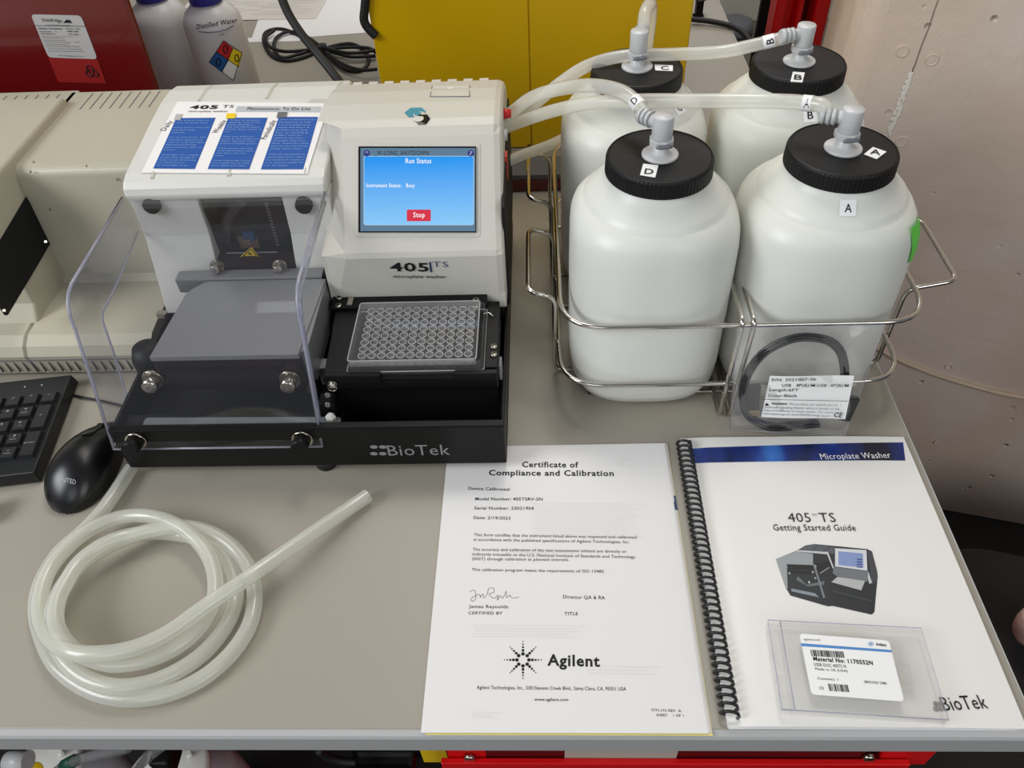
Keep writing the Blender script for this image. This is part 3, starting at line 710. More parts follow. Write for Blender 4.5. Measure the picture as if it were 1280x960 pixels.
for u, v in ((170, 551), (378, 549)):
    p = PY(u, v, 0.248); mb = MB().cyl(p + Vector((0, 0.002, 0)), p + Vector((0, -0.001, 0)), 0.0098, 0.0098, 28); k = mb.build('washer_ring', M['nickel'], shield)
    mb = MB().cyl(p + Vector((0, -0.001, 0)), p + Vector((0, -0.0150, 0.003)), 0.0080, 0.0074, 28); mb.build('shield_knob', M['black'], k)
# ---- console housing
def cons(x, inset, push):
    P = [(0.3985, 0.0860), (0.3975, 0.1490), (0.4000, 0.1540), (0.4740, 0.2350), (0.4820, 0.2415), (0.4930, 0.2440), (0.525, 0.2445), (0.560, 0.2405), (0.600, 0.2300), (0.625, 0.2190), (0.641, 0.2000), (0.642, 0.0860)]
    out = []
    for i, (y, z) in enumerate(P):
        if i in (3, 4): y += push; z -= push*0.15
        if i == 2: y += push; z += push*0.0
        if i == 1: y += push*0.15
        y += inset if i < 6 else (-inset if i > 8 else 0); z -= inset if 3 < i < 10 else 0
        out.append(Vector((x, y, z)))
    return out
mb = MB(); mb.loft([cons(-0.2165, 0.0, 0.036), cons(-0.2130, 0.0, 0.036), cons(-0.1915, 0.0, 0.0), cons(-0.0440, 0.0, 0.0), cons(-0.0385, 0.002, 0.001), cons(-0.0365, 0.006, 0.004)])
mb.build('console_housing', M['grey_h'], ws)
# tip hanging over the base on the right side
mb = MB(); mb.prism([(0.3985, 0.100), (0.3985, 0.0840), (0.402, 0.0800), (0.44, 0.0800), (0.44, 0.100)], -0.2150, -0.0370, 0.0008); mb.build('console_lip', M['grey_h'], ws)
# inclined face frame
pA_, pB_ = Vector((0, 0.4000, 0.1540)), Vector((0, 0.4740, 0.2350))
fu = (pB_ - pA_).normalized(); fnm = Vector((0, -fu.z, fu.y)); 
fp = pA_ + fnm*0.0
def FS(u, v, o=0.0): return PP(u, v, fp + fnm*o, fnm)
def slab(corners, o0, o1, name, m, parent, r=0.0, n=5):
    c = [FS(u, v, o1) for u, v in corners]
    if r:
        pts = round_path(c, r, n, True)
    else: pts = c
    mb = MB(); mb.loft([[p - fnm*(o1-o0) for p in pts], pts]); return mb.build(name, m, parent)
ring = slab([(443, 296), (600, 296), (600, 177), (443, 177)], -0.001, 0.0006, 'screen_frame', M['grey_h'], ws, 0.004)
scr = slab([(448, 290.5), (595, 290.5), (595, 183), (448, 183)], -0.001, 0.0026, 'display', M['black_g'], ws)
E = lambda c, s=0.9: emit('glow', c, s)
slab([(450.5, 289), (594, 289), (594, 185), (450.5, 185)], 0.002, 0.0028, 'display_background', emit('screen_grey_blue', S(108, 146, 176), 0.75), scr)
zlo = FS(520, 281).z; zhi = FS(520, 196).z
dlgm = gradient_emit('screen_dialog', S(140, 205, 252), S(20, 150, 245), zlo, zhi, 1.1)
slab([(454.5, 281.5), (592.5, 281.5), (592.5, 194.8), (454.5, 194.8)], 0.0025, 0.0029, 'dialog_border', emit('screen_white', S(190, 225, 250), 0.9), scr, 0.0025)
slab([(455.3, 280.7), (591.7, 280.7), (591.7, 195.6), (455.3, 195.6)], 0.0026, 0.0030, 'dialog_panel', dlgm, scr, 0.0024)
btn = slab([(508.5, 276.5), (538.5, 276.5), (538.5, 262), (508.5, 262)], 0.0028, 0.0032, 'stop_button', emit('screen_red', S(232, 44, 72), 0.95), scr, 0.001)
mb = MB(); fm = lambda u, v: FS(u, v, 0.0033)
for s_, a, b, h in (('Run Status', (507, 204), (539, 204), 6), ('Instrument Status:   Busy', (458, 234), (518.5, 234), 4.6), ('Stop', (516.5, 271.5), (531, 271.5), 6)):
    mb = MB(); px_text(mb, s_, a, b, h, fm, 0.0001, 0.012, up=fu); mb.build('screen_text', emit('screen_text_white', (1, 1, 1, 1), 1.1), scr, fixn=False)
mb = MB(); px_text(mb, '_W-LONG_SHUTDOWN', (468, 194), (536, 194), 5.6, lambda u, v: FS(u, v, 0.0030), 0.0001, 0.004, up=fu); mb.build('screen_title', M['ink'], scr, fixn=False)
for u in (458.5, 588.5):
    mb = MB(); c = FS(u, 191.5, 0.0031); disc(mb, c, 0.0031, Vector((1, 0, 0)), fu, 20); mb.build('screen_icon', emit('screen_icon_blue', S(54, 60, 150), 0.7), scr, fixn=False)
mb = MB(); px_text(mb, '?', (587, 194), (590.5, 194), 5, lambda u, v: FS(u, v, 0.0032), 0.0001, 0.0, up=fu); px_text(mb, '^', (456.5, 193), (460.5, 193), 4, lambda u, v: FS(u, v, 0.0032), 0.0001, 0.01, up=fu)
mb.build('screen_icon_text', emit('screen_icon_white', S(200, 200, 235), 0.8), scr, fixn=False, kind='stuff')
# model lettering on chin
cm = lambda u, v: PY(u, v, 0.3972)
mb = MB(); px_text(mb, '405', (488, 338.5), (536.5, 339), 10, cm, 0.0004, 0.025, up=UPZ); px_text(mb, 'microplate washer', (492, 347), (558, 347.5), 3.6, cm, 0.0004, 0.01, up=UPZ)
mb.build('model_lettering', M['ink'], ws, fixn=False)
mb = MB(); px_text(mb, 'TS', (541, 333.5), (560.5, 333.5), 6.5, cm, 0.0004, -0.01, up=UPZ)
a = cm(538.5, 340); b = cm(538, 327.5); mb.box(a + Vector((-0.0003, -0.0004, 0)), b + Vector((0.0003, 0, 0)))
mb.build('model_lettering', M['dblue'], ws, fixn=False, label='thin dark blue letters TS')
# top badge logo and printer-flap square on the console top
def TP(u, v, z=0.2452): return PZ(u, v, z)
def hexl(c, r, squash=1.0): return [Vector((c.x + r*math.cos(a), c.y + r*squash*math.sin(a), c.z)) for a in [PI/3*k for k in range(6)]]
def ztop(y):
    P = [(0.4820, 0.2415), (0.4930, 0.2440), (0.525, 0.2445), (0.560, 0.2405), (0.600, 0.2300), (0.625, 0.2190)]
    for a, b in zip(P, P[1:]):
        if a[0] <= y <= b[0]: return a[1] + (b[1]-a[1])*(y-a[0])/(b[0]-a[0])
    return 0.2445
def drape(p, o=0.0004): return Vector((p.x, p.y, ztop(p.y)+o))
def logo_s(name, m, cu, cv, flip):
    c = TP(cu, cv); mb = MB(); s = 0.0085; q = -1 if flip else 1
    pts = [(-1.25, 0), (-0.75, 0.85), (0.5, 1.0), (1.05, 0.45), (0.75, 0.05), (0.2, 0.45), (-0.35, 0.25), (-0.35, -0.35), (-0.8, -0.55)]
    mb.add([drape(Vector((c.x + x*s*q*0.8, c.y + y*s*q, 0))) for x, y in pts], [list(range(len(pts)))]); mb.build(name, m, ws, fixn=False)
def badge(name, m, cu, cv, rx, ry, o, n=6, ph=0.0):
    c = TP(cu, cv); sc_ = (TP(cu+1, cv)-c).x; sy_ = (TP(cu, cv-1)-c).y; mb = MB()
    mb.add([drape(Vector((c.x + rx*sc_*math.cos(2*PI*k/n+ph), c.y + ry*sy_*math.sin(2*PI*k/n+ph), 0)), o) for k in range(n)], [list(range(n))]); return mb.build(name, m, ws, fixn=False)
badge('badge_mark', M['teal'], 519, 139.5, 13.5, 6.5, 0.0004); badge('badge_gap', M['grey_h'], 524, 142.5, 7.5, 3.6, 0.0006, 16)
badge('badge_mark', M['black_g'], 528, 147.5, 9.5, 5.5, 0.0008); badge('badge_gap', M['grey_h'], 523, 147.5, 6.5, 2.6, 0.0010, 16); badge('badge_mark', M['teal'], 522, 141.8, 4.2, 2.2, 0.0011, 16)
mb = MB(); q = [TP(538, 122.8, 0.242), TP(587, 123, 0.242), TP(587, 109, 0.236), TP(540.5, 109, 0.236)]
q = [drape(p, 0.0008) for p in q]; q = [q[0], q[1], q[2], q[3]]
mb.add(q + [p - Vector((0, 0, 0.0014)) for p in q], [[0, 1, 2, 3], [0, 4, 5, 1], [1, 5, 6, 2], [2, 6, 7, 3], [3, 7, 4, 0]]); fl = mb.build('top_button', M['white_h'], ws)
mb = MB(); 
for a, b in ((q[0], q[1]), (q[1], q[2]), (q[3], q[0])): mb.tube([a, b], 0.0004, 6)
mb.build('button_gap', M['ink_g'], fl)
mb = MB(); c = (q[2]+q[3])/2*0.75 + (q[0]+q[1])/2*0.25; disc(mb, c + Vector((0, 0, 0.0004)), 1.0, Vector((0.0045, 0, 0)), Vector((0, 0.003, -0.0006)), 4); mb.build('arrow_mark', M['tag'], fl, fixn=False)
for k in range(9):
    x = -0.205 + 0.0175*k; y = 0.606
    MB().box((x, y, ztop(y)-0.006), (x+0.010, y+0.014, ztop(y)-0.0036), 0.0004).build('rear_rib', M['grey_h'], ws)
# rear black shell, red connector
mb = MB(); mb.box((-0.400, 0.6420, 0.014), (-0.040, 0.652, 0.20), 0.002); mb.build('rear_cover', M['black_m'], ws)
mb = MB(); mb.box((-0.0372, 0.418, 0.07), (-0.0345, 0.640, 0.190), 0.0008); mb.build('side_cover', M['black_m'], ws)
p = PX(633, 160, -0.0345)
mb = MB(); mb.cyl((-0.038, 0.54, 0.222), (-0.029, 0.54, 0.222), 0.006, 0.004, 16); mb.build('port_cap', mat('port_red', S(200, 24, 24), 0.4), ws)
mb = MB(); mb.box((-0.036, 0.50, 0.17), (-0.0335, 0.512, 0.196)); mb.build('port_label', mat('port_red_label', S(196, 70, 56), 0.5), ws)
for z_, y_ in ((0.214, 0.555), (0.204, 0.53), (0.196, 0.575), (0.178, 0.60)):
    MB().cyl((-0.045, y_, z_), (-0.0335, y_, z_), 0.0062, 0.0060, 16).build('hose_port', M['fit'], ws)
# ---- carrier stage with plate nest
cz = 0.0965
mb = MB()
mb.prism([(-0.2050, 0.2860), (-0.0420, 0.2835), (-0.0415, 0.3640), (-0.0480, 0.3920), (-0.2180, 0.4000), (-0.2100, 0.3880), (-0.2090, 0.3600), (-0.2075, 0.3450)], cz-0.006, cz, 0.0008, axis='z')
car = mb.build('plate_carrier', M['black'], ws)
MB().box((-0.203, 0.2845, cz-0.0135), (-0.042, 0.2885, cz-0.004), 0.001).build('carrier_skirt', M['black'], car)
for xa_, xb_ in ((-0.203, -0.150), (-0.082, -0.042)): MB().box((xa_, 0.2830, cz-0.006), (xb_, 0.2892, cz+0.0055), 0.001).build('carrier_rim', M['black'], car)
MB().box((-0.2150, 0.3815, cz-0.004), (-0.0560, 0.4010, cz+0.004), 0.001).build('carrier_bar', M['black'], car)
mb = MB(); mb.box((-0.203, 0.294, 0.030), (-0.044, 0.40, cz-0.006)); mb.build('carrier_support', M['black_m'], ws)
mb = MB(); mb.box((-0.0545, 0.292, cz), (-0.042, 0.378, cz+0.005), 0.001); mb.build('nest_side', M['black'], car)
for u, v in ((424, 372), (423, 382), (595, 375), (595, 383), (617, 433), (617, 443)):
    p = PZ(u, v, cz+0.006 if u > 600 else cz+0.0045); mb = MB().lathe(p, [(0.0034, -0.002), (0.0034, 0.0006), (0.0028, 0.0012), (0.0001, 0.0013)], 16); s_ = mb.build('screw', M['nickel'], car)
    mb = MB(); mb.box(p + Vector((-0.002, -0.0004, 0.0012)), p + Vector((0.002, 0.0004, 0.0016))); mb.box(p + Vector((-0.0004, -0.002, 0.0012)), p + Vector((0.0004, 0.002, 0.0016))); mb.build('screw_cross', M['ink'], s_)
p = PZ(438, 377, cz+0.005); MB().box(p + Vector((-0.0028, -0.006, -0.003)), p + Vector((0.0028, 0.006, 0.001)), 0.0005).build('retainer', M['nickel'], car)
for u in (482, 497): p = PZ(u, 378, cz+0.0042); MB().lathe(p, [(0.002, -0.0005), (0.002, 0.0001)], 12).build('carrier_hole', M['rubber'], car)
MB().tube(round_path([PZ(604, 392, cz+0.008), PZ(612, 391, cz+0.008), PZ(616, 395, cz+0.007)], 0.002), 0.0007, 6).build('plate_spring', M['steel'], car)
p = PZ(626, 462, 0.085); MB().box(p + Vector((-0.0015, -0.002, -0.012)), p + Vector((0.001, 0.012, 0.006)), 0.0006).build('stop_tab', M['frost'], ws)
mb = MB().tube([Vector((-0.222, 0.392, 0.088)), Vector((-0.205, 0.392, 0.088))], 0.003, 10); mb.build('guide_rod', M['alu'], ws)
# spring screw post
p = PZ(416, 480, 0.092); mb = MB().tube([p + Vector((0, 0.006, 0.002)), p + Vector((0, -0.004, -0.002))], 0.0035, 16)
for k in range(4):
    c = p + Vector((0, 0.005-0.003*k, 0.002-0.001*k)); mb.tube([c + Vector((0.0042*math.cos(a), 0, 0.0042*math.sin(a))) for a in [2*PI*j/14 for j in range(14)]], 0.0006, 6, closed=True)
mb.build('adjust_spring', M['nickel'], ws)
mb = MB(); q = PZ(411, 507, 0.066); mb.box(q + Vector((-0.0085, -0.006, -0.03)), q + Vector((0.0085, 0.010, 0.008)), 0.0015); mb.build('adjust_post', M['black'], ws)
for u, v in ((410, 493), (410, 505)):
    p = PY(u, v, q.y - 0.0065 if v > 500 else q.y - 0.002); thumb(ws, p, (0, -0.9, 0.4), 0.0026, 0.0025, washer=False, name='screw')
p = PZ(413, 521, 0.064); MB().lathe(p, [(0.0045, -0.005), (0.0052, 0.0), (0.003, 0.003)], 6, smooth=False).build('nozzle', M['white'], ws)
p = PZ(393, 480, 0.085); MB().cyl(p, p + Vector((0, -0.010, 0.002)), 0.006, 0.005, 20).build('side_knob', M['black_g'], ws)
MB().box((-0.2205, 0.318, 0.055), (-0.2085, 0.332, 0.078), 0.001).build('sensor_block', M['alu'], ws)
#@@PLATE
# ================================================================== MICROPLATE
PXO, PYO, PZO = -0.1825, 0.2900, cz+0.0003
PW, PD, PH = 0.1278, 0.0855, 0.0143
mpt = thing('microplate', (PXO+PW/2, PYO+PD/2, PZO), 'clear lidded ninety-six well plate seated in the black carrier', 'plate')
mb = MB()
def ringwall(x0, y0, x1, y1, z0, z1, tk, mi=0, r=0.004):
    def lp(a, z): return round_path([(x0+a, y0+a, z), (x1-a, y0+a, z), (x1-a, y1-a, z), (x0+a, y1-a, z)], max(r-a, 0.001), 3, True)
    mb.loft([lp(0, z0), lp(0, z1), lp(tk, z1), lp(tk, z0)], mi, False, False)
ringwall(PXO, PYO, PXO+PW, PYO+PD, PZO, PZO+0.003, 0.0014)
ringwall(PXO+0.0015, PYO+0.0015, PXO+PW-0.0015, PYO+PD-0.0015, PZO+0.003, PZO+PH-0.001, 0.0012)
mb.build('plate_skirt', M['plate'], mpt)
mb = MB(); wx, wy = PXO + 0.01438, PYO + 0.01124
for i in range(12):
    for j in range(8):
        c = Vector((wx + 0.009*i, wy + 0.009*j, 0)); n = 14; L = []
        for r, z in ((0.00325, PZO+0.0035), (0.00345, PZO+PH-0.0015), (0.0040, PZO+PH-0.001), (0.0040, PZO+PH-0.0015)):
            L.append([c + Vector((r*math.cos(2*PI*k/n), r*math.sin(2*PI*k/n), z)) for k in range(n)])
        mb.loft(L, 0, True, False); disc(mb, c + Vector((0, 0, PZO+0.0035)), 0.0032, (1, 0, 0), (0, 1, 0), 12, 0)
mb.build('wells', M['platee'], mpt, fixn=False)
mb = MB()
for i in range(12):
    for j in range(8):
        c = Vector((wx + 0.009*i, wy + 0.009*j, PZO+PH-0.0008)); mb.tube([c + Vector((0.0037*math.cos(2*PI*k/14), 0.0037*math.sin(2*PI*k/14), 0)) for k in range(14)], 0.00038, 5, closed=True)
mb.build('well_rims', M['rim'], mpt, fixn=False, kind='stuff')
mb = MB(); MBx = mb
x0, y0, x1, y1 = PXO+0.006, PYO-0.0005+0.002, PXO+PW-0.012+0.0, PYO+PD-0.002
x0, x1 = PXO+0.0025, PXO+PW-0.0065
mb.box((x0, y0, PZO+PH+0.0005), (x1, y1, PZO+PH+0.0015), 0.0003); mb.build('lid', M['plate'], mpt)
mb = MB()
ringwall(x0, y0, x1, y1, PZO+PH-0.006, PZO+PH+0.0017, 0.0009, 0, 0.003)
mb.build('lid_rim', M['platee'], mpt)
mb = MB()
for (xx, yy) in ((x0, y0), ):
    mb.tube(round_path([(x0, y0, PZO+PH+0.0017), (x1, y0, PZO+PH+0.0017), (x1, y1, PZO+PH+0.0017), (x0, y1, PZO+PH+0.0017)], 0.003, 3, True), 0.0006, 6, closed=True)
    mb.tube(round_path([(PXO, PYO, PZO+0.0032), (PXO+PW, PYO, PZO+0.0032), (PXO+PW, PYO+PD, PZO+0.0032), (PXO, PYO+PD, PZO+0.0032)], 0.003, 3, True), 0.0006, 6, closed=True)
mb.build('moulded_edge', mat('edge_highlight', S(190, 190, 190), 0.3, trans=0.4), mpt)
#@@SHEET
# ================================================================== MAINTENANCE SHEET ON THE WASHER
sc = [(177, 217), (385, 218.5), (412, 130), (222, 128)]
def on_roof(u, v, o=0.0006):
    z = 0.215
    for _ in range(8): p = PZ(u, v, z); z = roof_z(min(max(p.y, 0.447), 0.635))
    return Vector((p.x, p.y, z + o))
sh0 = [on_roof(*c) for c in sc]
msx = thing('maintenance_sheet', (sh0[0]+sh0[2])/2, 'white maintenance list with three blue columns taped on the washer roof', 'paper')
def shp(i, j, o=0.0010):
    a = sh0[0].lerp(sh0[1], i); b = sh0[3].lerp(sh0[2], i); p = a.lerp(b, j); return Vector((p.x, p.y, roof_z(p.y) + o))
MB().sheet(shp, 10, 16).build('page', M['paper'], msx, fixn=False)
def inv(u, v):                 # pixel -> sheet coordinates (bilinear search)
    p = on_roof(u, v); i = j = 0.5
    for _ in range(12):
        q = shp(i, j); dx = (shp(i+.01, j)-q)/.01; dy = (shp(i, j+.01)-q)/.01; r_ = p - q
        det = dx.x*dy.y - dx.y*dy.x; i += (r_.x*dy.y - r_.y*dy.x)/det; j += (dx.x*r_.y - dx.y*r_.x)/det
    return i, j
def sheet_quad(c, name, m, o, parent=msx):
    ij = [inv(*k) for k in c]; mb = MB()
    def g(s, t_):
        i = (ij[0][0]*(1-s)+ij[1][0]*s)*(1-t_) + (ij[3][0]*(1-s)+ij[2][0]*s)*t_; j = (ij[0][1]*(1-s)+ij[1][1]*s)*(1-t_) + (ij[3][1]*(1-s)+ij[2][1]*s)*t_
        return shp(i, j, o)
    mb.sheet(g, 4, 14); return mb.build(name, m, parent, fixn=False)
cols = [[(192, 212), (244, 212.5), (270, 148.5), (221, 149)], [(260, 212.5), (312, 212.8), (335, 148.5), (286, 148.5)], [(326.5, 213), (379.5, 213), (398, 147.5), (349, 147.5)]]
hd = [('Daily', (207, 165), (217, 153)), ('Weekly', (272, 168), (284, 152)), ('Periodically', (333, 175.5), (346, 152))]
rl = random.Random(3)
texts = [['Use & Daily Clean to', 'clean the pump tubes', '', 'Prime before using the', 'manifold daily', 'aspirate', '', 'Use the Cold Shutdn. That', 'automatic maintenance', 'cycle to soak and clean', 'Maintenance>At Day,', 'Start contains daily, to', 'protect', '', 'Overnight: Fill a supply', 'bottle with enough DI', 'water to last all morning,', 'run Maintenance>', 'At Overnight, Loop.'],
         ['To Run the complete', 'washing cycle of the', 'Daily, Disinfect', 'Use with Maintenance>', 'M-Day, Rinse twice, if', 'not', '', 'Wipe your tubes and', 'prime & then supply and', 'filters Quickly clean', 'pressure bottles grease', '', 'Clean bottle caps and', 'quick disconnects; check', 'that fuses are not', 'loose', '', 'Verify Technology routine', 'run a quick test to make', 'sure safety and clean'],
         ['When an Maintenance & a', 'Maintenance at least', '9 to a monthly cycle', 'repeat and Filters &', 'Disinfect your feed', 'filter as cleaning &', 'buffers tests for', 'optimize the tubes', 'Overnight clean your', 'Flush. Check for stains', 'position the disk Pump', 'at Day, Rinse twice', '', 'When the Maintained run', 'Quick>Aspirate or reduce', 'the machine & request a', 'or an ultrasonic cleaner for', '1 hr no longer']]
mb_w = MB(); mb_k = MB()
for ci, c in enumerate(cols):
    sheet_quad(c, 'blue_column', M['blue'], 0.0013)
    ij = [inv(*k) for k in c]; L = texts[ci]; n = len(L)
    for k, s_ in enumerate(L):
        if not s_: continue
        tt = 0.96 - (k+0.6)/n*0.93
        def g(s, t_): 
            i = (ij[0][0]*(1-s)+ij[1][0]*s)*(1-t_) + (ij[3][0]*(1-s)+ij[2][0]*s)*t_; j = (ij[0][1]*(1-s)+ij[1][1]*s)*(1-t_) + (ij[3][1]*(1-s)+ij[2][1]*s)*t_
            return shp(i, j, 0.0016)
        wv = min(0.9, 0.04*len(s_)); vs, fs, a0_, a1_ = glyphs(s_, 0.0)
        mb_w.add([g(0.06 + (v.x-a0_)/(a1_-a0_)*wv, tt + v.y/CAPH*0.021) for v in vs], fs)
    s_, a, b = hd[ci]; put_text(mb_k, s_, on_roof(*a) + Vector((0, 0, .0005)), on_roof(*b) + Vector((0, 0, .0005)), 0.0062, Vector((-1, 0.2, 0)), 0.0003, 0.0)
mb_w.build('column_text', M['lblue'], msx, fixn=False, kind='stuff')
rf = lambda u, v: on_roof(u, v, 0.0012)
px_text(mb_k, '405', (237, 137.5), (272, 137.5), 4.0, rf, 0.0003, 0.03, up=Vector((0, 1, 0.1))); px_text(mb_k, 'microplate washer', (236, 141.5), (285, 141.5), 1.8, rf, 0.0003, 0.01, up=Vector((0, 1, .1)))
px_text(mb_k, 'TS', (278, 136), (292, 136), 3.0, rf, 0.0003, 0.0, up=Vector((0, 1, .1)))
bar = sheet_quad([(294.5, 141), (400.5, 141.5), (402, 134.5), (297, 134)], 'title_bar', mat('print_grey', S(178, 182, 184), 0.6), 0.0013)
px_text(mb_k, 'Maintenance: To Do List', (309, 139.3), (388, 139.5), 3.2, lambda u, v: on_roof(u, v, 0.0016), 0.0003, 0.0, up=Vector((0, 1, .1)))
mb_k.build('sheet_text', M['ink'], msx, fixn=False)
for c, m_, nm in (([(218, 152), (226, 152), (229, 144.5), (221, 144.5)], 'lab', 'sheet_icon'), ([(283, 150), (294, 150), (296, 143.5), (284, 143.5)], 'warn', 'sheet_icon'), ([(346, 149), (358, 149), (360, 142), (348, 142)], 'ink_g', 'sheet_icon')):
    sheet_quad(c, nm, M[m_], 0.0018)
# tape
sheet_quad([(383, 131), (420, 131.5), (424, 126), (390, 125.5)], 'tape', M['bag'], 0.0021)
#@@PAPERS
# ================================================================== CERTIFICATE AND MANUAL
def frame(o, ang): return Vector(o), Vector((math.cos(ang), math.sin(ang), 0)), Vector((-math.sin(ang), math.cos(ang), 0))
c0, ex, ey = frame((-0.0976, 0.0010, 0.0005), -0.0012)
PWD, PHT = 0.2159, 0.2794
cert = thing('certificate', c0 + ex*PWD/2 + ey*PHT/2 - Vector((0, 0, 0.0005)), 'white certificate of calibration pages lying before the washer', 'paper')
def cz_(i, j): return 0.0016 + 0.0030*max(0, j-0.72)**1.6*4*max(0, i-0.3)
for k, (dx, dy, m_) in enumerate(((0.0035, -0.0012, 'yellowp'), (0.0030, 0.0004, 'paper2'), (0.0014, 0.0006, 'paper'), (0, 0, 'paper'))):
    lvl = 0.0004*k
    mb = MB(); mb.sheet(lambda i, j: c0 + ex*(i*PWD+dx) + ey*(j*PHT+dy) + Vector((0, 0, -0.0004 + lvl + (cz_(i, j) - 0.0016) * (0.6 + 0.13*k))), 14, 16)
    mb.build('page', M[m_], cert, fixn=False, label='bottom yellow page' if k == 0 else None)
def CF(u, v):
    p = PZ(u, v, 0.0016)
    for _ in range(4):
        d = p - c0; i, j = d.dot(ex)/PWD, d.dot(ey)/PHT; p = PZ(u, v, 0.0013 + (cz_(i, j)-0.0016))
    return p
def C(x, y): return (510 + x*0.39572, 550 + y*0.39572)
CT = [('Certificate of', (360, 86), (538, 87), 17, .02), ('Compliance and Calibration', (255, 112), (650, 114), 17, .02), ('Device Calibrated:', (190, 158), (323, 161), 9.5, .004),
      ('Model Number: 405TSRV-SN', (212, 191), (425, 192), 9.5, .004), ('Serial Number: 23021904', (209, 220), (397, 221), 9.5, .004), ('Date: 2/19/2023', (207, 250), (323, 252), 9.5, .004),
      ('This form certifies that the instrument listed above was inspected and calibrated', (208, 304), (722, 312), 9, 0), ('in accordance with the published specifications of Agilent Technologies, Inc.', (207, 319), (700, 327), 9, 0),
      ('The accuracy and calibration of the test instruments utilized are directly or', (204, 350), (690, 357), 9, 0), ('indirectly traceable to the U.S. National Institute of Standards and Technology', (203, 365), (718, 374), 9, 0),
      ('(NIST) through calibration at planned intervals.', (202, 380), (509, 383), 9, 0), ('This calibration program meets the requirements of ISO 13485.', (201, 414), (622, 420), 9, 0),
      ('James Reynolds', (192, 531), (316, 532), 10, 0), ('CERTIFIED BY', (190, 551), (298, 552), 9, 0), ('Director QA & RA', (490, 501), (622, 504), 11, 0), ('TITLE', (494, 554), (537, 554), 10, 0),
      ('Agilent', (440, 712), (606, 716), 34, .025), ('Agilent Technologies, Inc., 5301Stevens Creek Blvd., Santa Clara, CA, 95051 USA', (217, 787), (689, 792), 11, 0), ('www.agilent.com', (399, 824), (506, 825), 9, .006),
      ('7771173 REV  A', (768, 858), (863, 860), 8, 0), ('SHEET    1 OF 1', (785, 873), (870, 875), 8, 0)]
for s_, a, b, h, bo in CT:
    mb = MB(); px_text(mb, s_, C(*a), C(*b), h*0.39572, CF, 0.0003, bo, up=ey); mb.build('text_line', M['ink'], cert, fixn=False)
mb = MB()
for k in range(8):
    a = PI/4*k; c = C(363, 695)
    for q, (d, r) in enumerate(((19, 5.6), (30, 4.4), (40, 3.4), (49, 2.4), (57, 1.8))):
        if k % 2 == 0 and q == 4: d = 58
        p = CF(c[0] + d*math.cos(a)*0.39572, c[1] + d*math.sin(a)*0.39572*1.0); rr = r*0.39572*0.00066
        disc(mb, p + Vector((0, 0, 0.0003)), rr, ex, ey, 12)
mb.build('logo_starburst', M['ink'], cert, fixn=False, kind='stuff')
mb = MB(); sig = [(195, 480), (210, 475), (214, 500), (203, 510), (200, 500), (225, 488), (228, 498), (236, 486), (240, 499), (250, 487), (255, 470), (268, 468), (272, 480), (256, 488), (272, 500), (285, 490), (282, 506), (292, 492), (298, 500), (306, 488), (310, 478), (312, 498), (322, 490), (328, 499), (350, 497)]
mb.tube(smooth_path([CF(*C(x, y)) + Vector((0, 0, 0.0002)) for x, y in sig], 5), 0.00018, 5); mb.build('signature', M['ink_g'], cert)
mb = MB()
for (x0, y0, x1, n, dy) in ((390, 200, 750, 14, 8), (200, 585, 560, 5, 9), (560, 715, 800, 3, 11), (300, 345, 560, 3, 10), (195, 860, 300, 3, 8), (650, 60, 720, 3, 9)):
    for k in range(n):
        a = CF(*C(x0 + (k % 3)*6, y0 + k*dy)); b = CF(*C(x1 - (k*37 % 60), y0 + k*dy + 3)); d = (b-a).normalized(); s = Vector((-d.y, d.x, 0))*0.0005; o = Vector((0, 0, 0.00012)); quad(mb, a-s+o, b-s+o, b+s+o, a+s+o)
mb.build('show_through', mat('show_through_print', S(221, 219, 216), 0.7, spec=0.2), cert, fixn=False, kind='stuff')
p = CF(841, 628); MB().box(p + Vector((0.001, -0.008, -0.001)), p + Vector((0.0035, 0.008, -0.0004))).build('divider_tab', M['tabblue'], cert)

